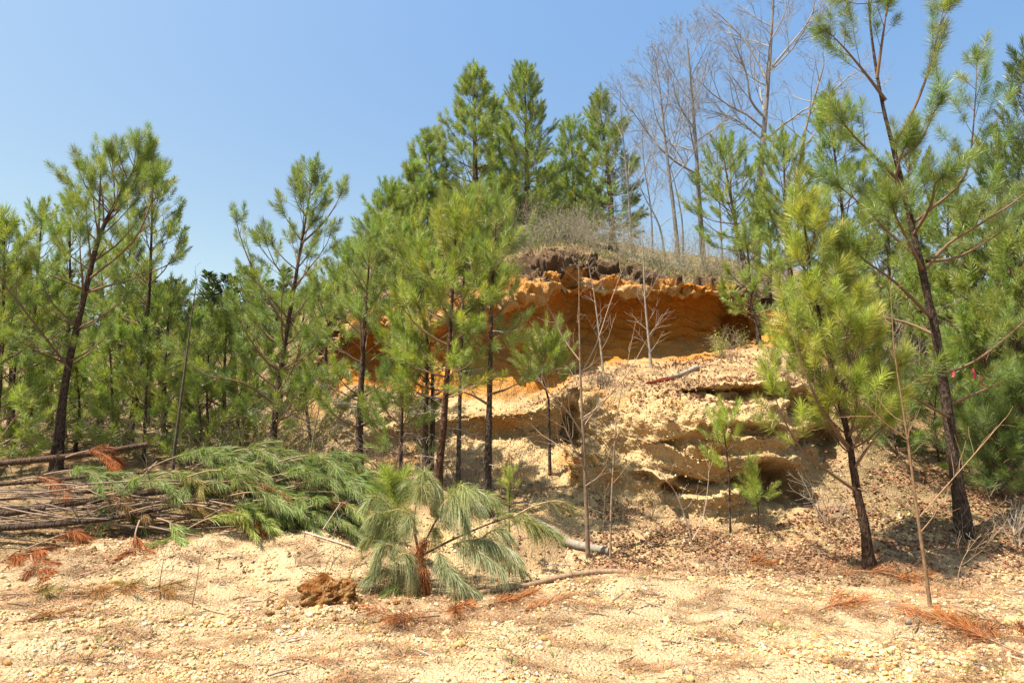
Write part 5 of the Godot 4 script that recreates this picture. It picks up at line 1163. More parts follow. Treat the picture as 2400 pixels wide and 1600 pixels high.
func brush_pile() -> void:
	var bark := Color(0.17, 0.115, 0.085)
	stick("felled_trunk", "topmost felled pine trunk lying across the brush pile", "log", "felled trunks in the brush pile", PackedVector3Array([Vector3(-7.570, 1.146, -9.600), Vector3(-6.615, 1.241, -9.600), Vector3(-5.898, 1.325, -9.600), Vector3(-5.062, 1.456, -9.600)]), 0.052, 0.035, Color(0.2, 0.135, 0.095), 4, 901)
	stick("felled_trunk", "longest felled trunk sloping through the middle of the brush pile", "log", "felled trunks in the brush pile", PackedVector3Array([Vector3(-6.922, 0.534, -8.800), Vector3(-6.112, 0.641, -8.800), Vector3(-4.975, 0.802, -8.800), Vector3(-4.157, 0.893, -8.800), Vector3(-3.393, 0.985, -8.800), Vector3(-2.734, 1.028, -8.800)]), 0.05, 0.012, Color(0.2, 0.14, 0.105), 9, 902)
	stick("felled_trunk", "dark lowest felled trunk at the front of the brush pile", "log", "felled trunks in the brush pile", PackedVector3Array([Vector3(-6.750, 0.433, -8.600), Vector3(-5.848, 0.474, -8.600), Vector3(-5.001, 0.557, -8.600), Vector3(-4.210, 0.698, -8.600)]), 0.042, 0.022, Color(0.13, 0.095, 0.075), 5, 903)
	stick("felled_trunk", "thin felled trunk under the topmost one", "log", "felled trunks in the brush pile", PackedVector3Array([Vector3(-7.304, 0.896, -9.300), Vector3(-6.380, 0.964, -9.300), Vector3(-5.514, 1.044, -9.300), Vector3(-4.411, 1.113, -9.300)]), 0.03, 0.014, bark, 6, 904)
	stick("felled_trunk", "second thin felled trunk in the heart of the brush pile", "log", "felled trunks in the brush pile", PackedVector3Array([Vector3(-7.014, 0.732, -9.100), Vector3(-6.112, 0.798, -9.100), Vector3(-5.209, 0.871, -9.100), Vector3(-4.298, 0.854, -9.100)]), 0.026, 0.012, bark, 6, 905)
	R.seed = 906
	var ends := []
	for k in 70:
		ends.append([R.randf_range(-7.6, -4.2), R.randf_range(0.36, 1.0), -R.randf_range(8.5, 9.5), R.randf_range(0.8, 2.2), R.randf_range(-0.25, 0.25), R.randf_range(-0.3, 0.3)])
	for k in ends.size():
		var e: Array = ends[k]
		var a := Vector3(e[0], e[1], e[2])
		var b := a + Vector3(e[3], e[4], e[5])
		stick("dead_branch", "thin bare branch jumbled in the brush pile", "branch", "bare branches in the brush pile", PackedVector3Array([a, a.lerp(b, 0.5) + Vector3(0, 0.07 * sin(k * 2.0), 0), b]), 0.013, 0.004, Color(0.2, 0.15, 0.115) if k % 3 else Color(0.24, 0.18, 0.14), 3, 910 + k, false)
	# green and browned boughs
	var gd := Color(0.175, 0.235, 0.078)
	var red := Color(0.30, 0.095, 0.03)
	var bs := [
		[PackedVector3Array([Vector3(-4.405, 1.027, -9.300), Vector3(-4.082, 1.231, -9.200), Vector3(-3.698, 1.291, -9.100), Vector3(-3.422, 1.127, -9.000)]), gd, 0, "dark green mounded bough at the brush pile's crest"],
		[PackedVector3Array([Vector3(-4.936, 1.113, -9.300), Vector3(-4.491, 1.288, -9.200), Vector3(-4.102, 1.348, -9.100), Vector3(-3.824, 1.238, -9.000)]), gd, 0, "dark green bough beside the mounded one"],
		[PackedVector3Array([Vector3(-3.431, 0.967, -8.900), Vector3(-2.957, 1.082, -8.800), Vector3(-2.488, 1.114, -8.700), Vector3(-2.048, 1.007, -8.700)]), gd, 0, "long dark green bough along the pile's crest towards the sandy cliff"],
		[PackedVector3Array([Vector3(-3.166, 0.866, -8.800), Vector3(-2.645, 0.954, -8.700), Vector3(-2.185, 0.987, -8.600), Vector3(-1.753, 0.934, -8.600)]), gd, 0, "green bough ending beside the drooping pine top"],
		[PackedVector3Array([Vector3(-3.233, 0.768, -8.700), Vector3(-2.768, 0.803, -8.600), Vector3(-2.311, 0.786, -8.500), Vector3(-1.935, 0.631, -8.500)]), gd.lerp(MIDG, 0.3), 0, "green bough with combed needles on the pile's near flank"],
		[PackedVector3Array([Vector3(-3.562, 0.821, -8.700), Vector3(-3.202, 0.882, -8.600), Vector3(-2.842, 0.812, -8.500), Vector3(-2.515, 0.605, -8.500)]), gd.lerp(MIDG, 0.4), 0, "green bough in the middle of the pile's near flank"],
		[PackedVector3Array([Vector3(-2.869, 0.672, -8.600), Vector3(-2.517, 0.656, -8.500), Vector3(-2.171, 0.590, -8.400), Vector3(-1.958, 0.464, -8.400)]), gd, 0, "low dark bough at the pile's foot"],
		[PackedVector3Array([Vector3(-3.932, 0.451, -8.500), Vector3(-3.633, 0.590, -8.400), Vector3(-3.320, 0.590, -8.400), Vector3(-2.977, 0.514, -8.400)]), SUNNY.lerp(MIDG, 0.4), 0, "bright yellow-green bough at the pile's foot"],
		[PackedVector3Array([Vector3(-4.310, 0.579, -8.500), Vector3(-4.099, 0.540, -8.400), Vector3(-4.040, 0.438, -8.400), Vector3(-4.083, 0.312, -8.400)]), MIDG, 0, "olive bough drooping over the gravel berm"],
		[PackedVector3Array([Vector3(-3.776, 0.768, -8.700), Vector3(-3.461, 0.724, -8.600), Vector3(-3.154, 0.682, -8.500), Vector3(-2.934, 0.528, -8.500)]), gd.lerp(SUNNY, 0.5), 0, "light green bough under the long trunk's tip"],
		[PackedVector3Array([Vector3(-5.417, 0.750, -8.900), Vector3(-4.930, 0.920, -8.800), Vector3(-4.548, 0.974, -8.800), Vector3(-4.108, 0.874, -8.700)]), gd, 0, "dark bough half buried under felled trunks"],
		[PackedVector3Array([Vector3(-4.049, 0.920, -8.800), Vector3(-3.573, 1.007, -8.700), Vector3(-3.136, 0.981, -8.700), Vector3(-2.826, 0.882, -8.600)]), Color(0.16, 0.09, 0.03), 1, "browning bough above the bright green one"],
		[PackedVector3Array([Vector3(-3.308, 0.855, -8.600), Vector3(-3.286, 0.682, -8.500), Vector3(-3.226, 0.553, -8.500), Vector3(-3.115, 0.451, -8.500)]), red, 1, "rust red tassel hanging in the pile's flank"],
		[PackedVector3Array([Vector3(-3.729, 0.579, -8.500), Vector3(-3.482, 0.692, -8.400), Vector3(-3.244, 0.641, -8.400), Vector3(-3.111, 0.590, -8.400)]), Color(0.33, 0.13, 0.03), 1, "orange-brown bough lying on the bright green one"],
		[PackedVector3Array([Vector3(-6.067, 1.283, -9.400), Vector3(-5.717, 1.372, -9.300), Vector3(-5.478, 1.315, -9.300), Vector3(-5.291, 1.170, -9.300)]), red, 1, "red-brown bough over the topmost trunk"],
		[PackedVector3Array([Vector3(-6.528, 0.982, -9.100), Vector3(-6.180, 1.044, -9.000), Vector3(-5.950, 0.989, -9.000), Vector3(-5.768, 0.851, -9.000)]), red, 1, "red-brown bough near the picture's edge in the pile"],
		[PackedVector3Array([Vector3(-5.406, 0.705, -8.800), Vector3(-5.080, 0.794, -8.700), Vector3(-4.859, 0.741, -8.700), Vector3(-4.636, 0.662, -8.700)]), Color(0.2, 0.12, 0.05), 1, "brown bough tucked under the longest trunk"],
		[PackedVector3Array([Vector3(-5.790, 0.237, -8.400), Vector3(-5.425, 0.377, -8.300), Vector3(-5.224, 0.427, -8.300), Vector3(-5.064, 0.352, -8.300)]), red, 1, "red needles spilling from the pile onto the berm"],
		[PackedVector3Array([Vector3(-4.466, 0.565, -8.400), Vector3(-4.399, 0.440, -8.200), Vector3(-4.333, 0.283, -8.100), Vector3(-4.293, 0.156, -8.000)]), red, 1, "drooping rust red bough hanging down the berm"],
		[PackedVector3Array([Vector3(-5.390, 0.244, -7.900), Vector3(-5.200, 0.117, -7.700), Vector3(-5.020, 0.021, -7.500), Vector3(-4.786, -0.046, -7.300)]), red, 1, "curled red-brown bough with pale stem at the berm's low end"],
		[PackedVector3Array([Vector3(-5.908, 0.079, -7.900), Vector3(-5.724, 0.173, -7.900), Vector3(-5.536, 0.244, -7.900), Vector3(-5.343, 0.268, -7.900)]), red, 1, "red bough trailing out of the picture from the pile's foot"],
		[PackedVector3Array([Vector3(-4.769, 1.228, -9.300), Vector3(-4.879, 1.061, -9.200), Vector3(-4.984, 0.899, -9.100), Vector3(-4.972, 0.741, -9.000)]), gd, 0, "dark needled bough hanging at the pile's core"],
		[PackedVector3Array([Vector3(-6.205, 1.061, -9.200), Vector3(-5.800, 1.122, -9.100), Vector3(-5.393, 1.072, -9.000), Vector3(-5.102, 0.961, -9.000)]), gd, 0, "dark bough under the thin felled trunks"],
		[PackedVector3Array([Vector3(-2.557, 0.882, -8.600), Vector3(-2.156, 0.889, -8.500), Vector3(-1.888, 0.812, -8.500), Vector3(-1.725, 0.682, -8.500)]), gd, 0, "dark bough tip nearest the drooping pine top"]]
	for k in bs.size():
		var a: Array = bs[k]
		bough("pine_bough", a[3], "boughs of the brush pile", a[0], 0.012, a[1], {"seed": 930 + k, "dead": a[2] == 1, "subs": 9 if a[2] == 0 else 4, "sub_l": 0.5 if a[2] == 0 else 0.3, "count": 230 if a[2] == 0 else 150, "nl": 0.19, "sag": 0.35 if a[2] == 0 else 0.55, "angle": 30.0, "w": 0.0042, "col2": a[1] * 1.3 if a[2] == 0 else a[1] * 0.7})

	R.seed = 980
	var extra := []
	for k in 44:
		extra.append([Vector3(R.randf_range(-4.9, -2.5), 0, -R.randf_range(8.45, 9.35)), R.randf_range(0.2, 0.9), R.randf_range(-0.4, 0.4), R.randf()])
	for k in extra.size():
		var e: Array = extra[k]
		var a2: Vector3 = e[0]
		a2.y = ground_y(a2.x, a2.z) + e[1] * band(-2.0, -3.2, a2.x)
		var dead2: bool = e[3] > 0.72
		bough("pine_bough", "brown dry bough buried in the brush pile" if dead2 else "dark green bough buried in the brush pile", "buried boughs of the brush pile", PackedVector3Array([a2, a2 + Vector3(0.3, 0.08, e[2] * 0.3), a2 + Vector3(0.6, 0.06, e[2] * 0.6), a2 + Vector3(0.85, -0.06, e[2])]), 0.011, Color(0.2, 0.09, 0.03) if dead2 else gd, {"seed": 985 + k, "dead": dead2, "subs": 5, "sub_l": 0.45, "count": 170, "nl": 0.19, "sag": 0.4, "angle": 32.0, "w": 0.0042, "col2": Color(0.22, 0.27, 0.08)})

func bent_sapling() -> void:
	R.seed = 77
	var base := on(Vector3(-0.885, -0.096, -7.200))
	var me := thing("drooping_pine_top", "cut pine top with pale green needles drooping over the gravel edge", "pine top", base)
	var b := MB.new()
	var stems := [[PackedVector3Array([Vector3(-0.884, -0.108, -7.200), Vector3(-0.902, 0.125, -7.200), Vector3(-0.957, 0.373, -7.250), Vector3(-1.024, 0.672, -7.300), Vector3(-0.970, 1.024, -7.350)]), 0.028], [PackedVector3Array([Vector3(-1.090, 0.253, -7.200), Vector3(-0.783, 0.433, -7.200), Vector3(-0.297, 0.643, -7.250), Vector3(0.180, 0.785, -7.400)]), 0.018], [PackedVector3Array([Vector3(-0.911, 0.125, -7.200), Vector3(-1.119, 0.271, -7.100), Vector3(-1.298, 0.419, -7.100)]), 0.012], [PackedVector3Array([Vector3(-0.957, 0.373, -7.250), Vector3(-0.743, 0.771, -7.200), Vector3(-0.559, 0.977, -7.100)]), 0.012]]
	for st in stems:
		var q := smooth_line(st[0], 3)
		for k in q.size(): q[k] -= base
		var tb := MB.new()
		tb.tube(q, taper(q.size(), st[1], 0.005), 7, Color(0.27, 0.17, 0.12), 0.08)
		part("stem", tb.mesh(), M.pine_bark, me)
	var pale := Color(0.33, 0.36, 0.21)
	var olive := Color(0.24, 0.23, 0.07)
	var red := Color(0.30, 0.095, 0.03)
	var sp := [
		[PackedVector3Array([Vector3(-0.783, 0.777, -7.150), Vector3(-0.647, 0.933, -7.100), Vector3(-0.489, 0.994, -7.050), Vector3(-0.354, 0.921, -7.000)]), pale, 520, 1.2, 0], [PackedVector3Array([Vector3(-0.732, 0.696, -7.100), Vector3(-0.593, 0.878, -7.000), Vector3(-0.499, 0.887, -6.900), Vector3(-0.454, 0.762, -6.900)]), pale, 380, 1.3, 0],
		[PackedVector3Array([Vector3(-0.597, 0.482, -7.100), Vector3(-0.373, 0.548, -7.000), Vector3(-0.155, 0.526, -6.950), Vector3(0.038, 0.422, -6.900)]), pale, 520, 1.15, 0], [PackedVector3Array([Vector3(-0.549, 0.439, -7.050), Vector3(-0.366, 0.463, -6.900), Vector3(-0.237, 0.397, -6.850), Vector3(-0.109, 0.325, -6.800)]), pale, 320, 1.1, 0],
		[PackedVector3Array([Vector3(-0.739, 0.447, -7.000), Vector3(-0.637, 0.316, -6.850), Vector3(-0.505, 0.184, -6.800), Vector3(-0.350, 0.091, -6.800)]), pale, 620, 0.75, 0],
		[PackedVector3Array([Vector3(-0.962, 0.983, -7.300), Vector3(-0.861, 1.101, -7.200), Vector3(-0.793, 1.057, -7.200), Vector3(-0.768, 0.903, -7.200)]), pale.lerp(olive, 0.3), 330, 1.2, 0], [PackedVector3Array([Vector3(-1.049, 0.760, -7.300), Vector3(-1.192, 0.815, -7.200), Vector3(-1.325, 0.749, -7.200), Vector3(-1.366, 0.619, -7.200)]), pale.lerp(SUNNY, 0.3), 300, 0.9, 0],
		[PackedVector3Array([Vector3(-1.122, 0.397, -7.100), Vector3(-1.216, 0.497, -7.000), Vector3(-1.293, 0.484, -6.950), Vector3(-1.344, 0.339, -6.950)]), pale, 420, 1.0, 0], [PackedVector3Array([Vector3(-1.169, 0.330, -7.000), Vector3(-1.069, 0.430, -6.900), Vector3(-1.004, 0.389, -6.900), Vector3(-0.980, 0.266, -6.900)]), pale.lerp(olive, 0.3), 260, 1.0, 0],
		[PackedVector3Array([Vector3(-1.074, 0.228, -7.100), Vector3(-1.188, 0.247, -7.000), Vector3(-1.308, 0.248, -6.950), Vector3(-1.413, 0.195, -6.950)]), pale.lerp(DEEP, 0.3), 300, 0.7, 0], [PackedVector3Array([Vector3(-1.056, 0.123, -7.000), Vector3(-1.154, 0.092, -6.950), Vector3(-1.229, 0.042, -6.900), Vector3(-1.291, -0.019, -6.900)]), MIDG, 240, 0.6, 0], [PackedVector3Array([Vector3(-0.906, 0.123, -7.000), Vector3(-0.941, 0.051, -6.950), Vector3(-0.975, -0.011, -6.900)]), olive, 200, 0.6, 0],
		[PackedVector3Array([Vector3(0.018, 0.738, -7.300), Vector3(0.246, 0.849, -7.300), Vector3(0.473, 0.894, -7.300), Vector3(0.655, 0.827, -7.300)]), olive, 80, 0.6, 0], [PackedVector3Array([Vector3(-0.208, 0.672, -7.300), Vector3(-0.028, 0.750, -7.400), Vector3(0.156, 0.727, -7.400), Vector3(0.248, 0.593, -7.400)]), MIDG, 240, 0.9, 0],
		[PackedVector3Array([Vector3(0.109, 0.694, -7.300), Vector3(0.290, 0.650, -7.300), Vector3(0.470, 0.562, -7.300)]), MIDG.lerp(olive, 0.5), 240, 0.7, 0], [PackedVector3Array([Vector3(-0.389, 0.540, -7.300), Vector3(-0.119, 0.305, -7.400), Vector3(0.109, 0.173, -7.400)]), DEEP, 220, 0.8, 0],
		[PackedVector3Array([Vector3(-0.879, 0.313, -7.100), Vector3(-0.878, 0.206, -7.000), Vector3(-0.862, 0.081, -7.000)]), red, 220, 1.0, 1], [PackedVector3Array([Vector3(-0.823, 0.518, -7.150), Vector3(-0.904, 0.482, -7.100), Vector3(-0.946, 0.355, -7.100)]), red, 160, 0.9, 1]]
	R.seed = 78
	for k in 16:
		var c := Vector3(R.randf_range(-0.45, 0.55), R.randf_range(0.15, 0.95), R.randf_range(-0.25, 0.2)) + base
		var out := Vector3(c.x - base.x, 0.25, c.z - base.z + 0.1).normalized()
		sp.append([PackedVector3Array([c, c + out * 0.12 + UP * 0.05, c + out * 0.24 + UP * 0.03, c + out * 0.34 - UP * 0.08]), pale.lerp([MIDG, olive, SUNNY][k % 3], R.randf_range(0.1, 0.7)), 240, 0.9, 0])
	for s in sp:
		var q2 := smooth_line(s[0], 3)
		for k in q2.size(): q2[k] -= base
		var nb := MB.new()
		var sb := MB.new()
		sb.tube(q2, taper(q2.size(), 0.007, 0.004), 4, Color(0.42, 0.28, 0.17))
		var holder := part("spray", sb.mesh(), M.twig, me)
		plume(nb, q2, int(s[2] * 1.6), 0.2, 0.0034, 55.0, s[3], s[1], 0.05, 0.2)
		part("needles", nb.mesh(), M.dead_needle if s[4] == 1 else M.needle, holder).set_meta("kind", "stuff")
	pine("pine_seedling", "fresh green seedling behind the drooping pine top", "", PackedVector3Array([Vector3(-1.281, 0.728, -7.600), Vector3(-1.294, 0.867, -7.600), Vector3(-1.288, 1.029, -7.600)]), 0.01, {"seed": 71, "start": 0.4, "rad": 0.12, "step": 0.25, "per": 3, "green": SUNNY, "dead": 0, "ns": 1.0, "gap": 0.4})
	pine("pine_seedling", "tiny fresh green seedling in front of the sandy slope", "", PackedVector3Array([Vector3(-0.030, 0.791, -7.900), Vector3(-0.030, 0.936, -7.900), Vector3(-0.025, 1.057, -7.900)]), 0.007, {"seed": 72, "start": 0.6, "rad": 0.05, "step": 0.2, "per": 2, "green": SUNNY, "dead": 0, "ns": 0.5, "gap": 0.5})

func small_things() -> void:
	stick("fallen_stick", "long brown stick lying from the drooping pine top across the gravel", "stick", "", lay(PackedVector3Array([Vector3(-0.532, -0.019, -6.900), Vector3(-0.196, 0.018, -6.950), Vector3(0.148, 0.048, -7.100), Vector3(0.551, 0.068, -7.250), Vector3(0.914, 0.070, -7.300), Vector3(1.205, 0.075, -7.300)]), 0.03), 0.022, 0.033, Color(0.36, 0.25, 0.165), 2, 1001)
	stick("fallen_stick", "short pale stick below the long brown one", "stick", "", lay(PackedVector3Array([Vector3(0.086, -0.048, -6.400), Vector3(0.232, 0.000, -6.450), Vector3(0.393, 0.041, -6.500)]), 0.015), 0.012, 0.009, Color(0.42, 0.32, 0.22), 0, 1002)
	stick("fallen_stick", "thin stick poking out of the gravel of the berm", "stick", "", lay(PackedVector3Array([Vector3(-3.061, 0.024, -6.800), Vector3(-2.805, 0.003, -6.600), Vector3(-2.541, -0.010, -6.400)]), 0.015), 0.008, 0.005, Color(0.33, 0.22, 0.14), 0, 1003)
	stick("fallen_stick", "twiggy brown stick in the nearest gravel", "stick", "", lay(PackedVector3Array([Vector3(1.889, -0.033, -5.300), Vector3(1.981, -0.040, -5.250), Vector3(2.088, -0.018, -5.200)]), 0.012), 0.01, 0.006, Color(0.3, 0.16, 0.09), 2, 1004)
	stick("fallen_stick", "thin straight twig on the gravel beyond the long stick", "stick", "", lay(PackedVector3Array([Vector3(1.406, 0.040, -7.300), Vector3(1.743, 0.050, -7.400), Vector3(2.229, 0.074, -7.500)]), 0.01), 0.007, 0.004, Color(0.33, 0.22, 0.14), 0, 1005)
	stick("fallen_stick", "bare curved twig at the bottom edge of the gravel", "stick", "", lay(PackedVector3Array([Vector3(-1.685, -0.024, -5.200), Vector3(-1.467, -0.021, -5.000), Vector3(-1.233, -0.024, -4.750)]), 0.012), 0.008, 0.004, Color(0.28, 0.18, 0.11), 1, 1006)
	stick("fallen_stick", "pale dead stick at the brush pile's near end", "stick", "", lay(PackedVector3Array([Vector3(-2.418, 0.425, -8.200), Vector3(-2.138, 0.468, -8.100), Vector3(-1.716, 0.515, -8.000)]), 0.02), 0.012, 0.008, Color(0.45, 0.38, 0.3), 1, 1007)
	stick("fallen_stick", "stick leaning up from the gravel beside the brush pile", "stick", "", PackedVector3Array([Vector3(-2.207, 0.489, -8.200), Vector3(-2.096, 0.663, -8.200), Vector3(-2.014, 0.788, -8.200)]), 0.009, 0.005, Color(0.45, 0.38, 0.3), 2, 1008)
	stick("fallen_log", "whitish fallen log with peeling bark behind the drooping pine top", "log", "", lay(PackedVector3Array([Vector3(0.286, 0.276, -8.900), Vector3(0.487, 0.177, -8.850), Vector3(0.723, 0.088, -8.750), Vector3(1.171, -0.042, -8.500)]), 0.06), 0.06, 0.05, Color(0.37, 0.335, 0.285), 1, 1010)
	stick("fallen_log", "short grey weathered log on the terrace", "log", "", lay(PackedVector3Array([Vector3(2.565, 2.522, -11.600), Vector3(2.899, 2.644, -11.800), Vector3(3.303, 2.796, -12.100)]), 0.05), 0.03, 0.05, Color(0.40, 0.35, 0.30), 1, 1011)
	# clod of roots and earth
	var clod := thing("root_clod", "torn-out clod of orange earth with dangling roots", "root clod", on(Vector3(-1.693, -0.097, -6.600)))
	var cm := part("earth", clod_mesh(), M.earth.duplicate(), clod)
	cm.transform = Transform3D(Basis.from_scale(Vector3(0.27, 0.2, 0.2)), Vector3(0, 0.05, 0))
	cm.material_override.albedo_color = Color(0.62, 0.48, 0.31)
	R.seed = 93
	for k in 34:
		var crumb := part("crumb", cm.mesh, cm.material_override, clod)
		var far := 0.22 + absf(R.randfn(0.0, 0.16))
		var ca := R.randf() * TAU
		var cr := R.randf_range(0.008, 0.034)
		var cp := Vector3(cos(ca) * far * 1.2, 0, sin(ca) * far)
		cp.y = ground_y(clod.position.x + cp.x, clod.position.z + cp.z) - clod.position.y + cr * 0.3
		crumb.transform = Transform3D(Basis(UP, R.randf() * TAU).scaled(Vector3(cr, cr * 0.7, cr)), cp)
	R.seed = 92
	for k in 16:
		var rb := MB.new()
		var a := rnd().normalized()
		grow(rb, Vector3(0, 0.15, 0) + a * 0.19, (a + rnd() * 0.6).normalized(), R.randf_range(0.12, 0.34), 0.006, 1, Color(0.22, 0.13, 0.08), 0.35, 3, -0.08)
		part("root", rb.mesh(), M.twig, clod)
	var slab := part("clay_slab", pebble_mesh(95, 22, 12), M.earth.duplicate(), self)
	slab.material_override.albedo_color = Color(0.42, 0.19, 0.12)
	var sp := on(Vector3(2.445, 2.410, -11.400))
	slab.transform = Transform3D(Basis.from_scale(Vector3(0.27, 0.06, 0.14)).rotated(Vector3(0, 0, 1), 0.15), sp + Vector3(0, 0.02, 0))
	tag(slab, "dark red clay slab on the edge of the sandy terrace", "clay slab")
	# red dead boughs on the ground
	var red := Color(0.32, 0.10, 0.032)
	var fallen := [
		[PackedVector3Array([Vector3(-5.059, -0.005, -6.700), Vector3(-4.604, -0.001, -6.750), Vector3(-4.142, 0.020, -6.800), Vector3(-3.714, 0.032, -6.850), Vector3(-3.339, 0.013, -6.900)]), Color(0.20, 0.17, 0.04), "fallen branch with olive and brown needles lying on the gravel at the picture's edge", 8],
		[PackedVector3Array([Vector3(-1.461, 0.042, -6.900), Vector3(-1.356, 0.073, -7.000), Vector3(-1.215, 0.113, -7.050)]), red, "red needle tuft beside the drooping pine top's foot", 2], [PackedVector3Array([Vector3(-0.637, -0.023, -6.300), Vector3(-0.815, -0.034, -6.200), Vector3(-1.006, -0.044, -6.100)]), red, "flat red needle tuft on the gravel in front of the drooping pine top", 2],
		[PackedVector3Array([Vector3(-0.222, -0.023, -6.500), Vector3(-0.105, 0.003, -6.600), Vector3(0.037, 0.007, -6.700)]), red, "red needle tuft under the long stick", 3], [PackedVector3Array([Vector3(0.054, -0.048, -6.300), Vector3(0.170, -0.035, -6.350), Vector3(0.269, -0.025, -6.400)]), red, "small red needle tuft by the short pale stick", 2], [PackedVector3Array([Vector3(-0.588, -0.009, -6.600), Vector3(-0.547, -0.042, -6.500), Vector3(-0.515, -0.086, -6.450)]), red, "hanging red tuft at the long stick's thin end", 2],
		[PackedVector3Array([Vector3(2.703, -0.012, -6.300), Vector3(2.843, 0.013, -6.350), Vector3(2.978, -0.005, -6.350)]), Color(0.36, 0.14, 0.06), "matted reddish needles on the open gravel", 3], [PackedVector3Array([Vector3(2.645, 0.072, -8.200), Vector3(2.772, 0.097, -8.200), Vector3(2.872, 0.063, -8.200)]), red, "red needles at the foot of the leaf litter slope", 2],
		[PackedVector3Array([Vector3(3.720, -0.054, -5.200), Vector3(3.648, -0.020, -5.500), Vector3(3.539, -0.006, -5.800), Vector3(3.396, 0.003, -6.100)]), red, "large red dead bough at the lower corner of the gravel", 6], [PackedVector3Array([Vector3(4.281, -0.032, -5.900), Vector3(3.997, -0.012, -5.800), Vector3(3.716, -0.019, -5.750)]), red, "second red bough beside the large one", 4],
		[PackedVector3Array([Vector3(3.861, 0.108, -8.000), Vector3(4.103, 0.103, -7.900), Vector3(4.337, 0.098, -7.800)]), red, "rust red needles around the crooked pine's foot", 3], [PackedVector3Array([Vector3(-4.177, -0.077, -6.000), Vector3(-4.070, -0.052, -6.000), Vector3(-3.941, -0.066, -6.000)]), Color(0.22, 0.1, 0.04), "brown needle scrap on the near gravel", 1]]
	for k in fallen.size():
		var f: Array = fallen[k]
		bough("fallen_bough", f[2], "fallen boughs on the gravel", lay(f[0], 0.035), 0.009, f[1], {"seed": 1100 + k, "dead": true, "subs": f[3], "sub_l": 0.3, "count": 110, "nl": 0.17, "sag": 0.14, "angle": 44.0, "col2": Color(0.30, 0.12, 0.04), "from": 0.2, "category": "dead bough"})
	# pink survey tape tied on a twig
	var tapes := [[Vector3(5.691, 2.395, -8.750), "pink tape end tied nearest the scaly trunk"], [Vector3(5.906, 2.424, -8.700), "upper pink tape end on the twig beside the scaly trunk"], [Vector3(5.976, 2.334, -8.700), "lower pink tape end on the twig beside the scaly trunk"]]
	for k in tapes.size():
		var tb := MB.new()
		R.seed = 1200 + k
		var p := Vector3.ZERO
		var d := Vector3(0.3 * (k - 1), -1, 0.1).normalized()
		for j in 5:
			var q := p + d * 0.028
			tb.tube(PackedVector3Array([p, q]), PackedFloat32Array([0.014 * (0.6 if j == 0 else 1.0), 0.014]), 4, Color(0.75, 0.06, 0.16))
			p = q
			d = (d + rnd() * 0.5).normalized()
		var t := part("survey_tape", tb.mesh(), M.tape, self)
		t.position = tapes[k][0]
		tag(t, tapes[k][1], "tape", "pink tape ends")
	litter()

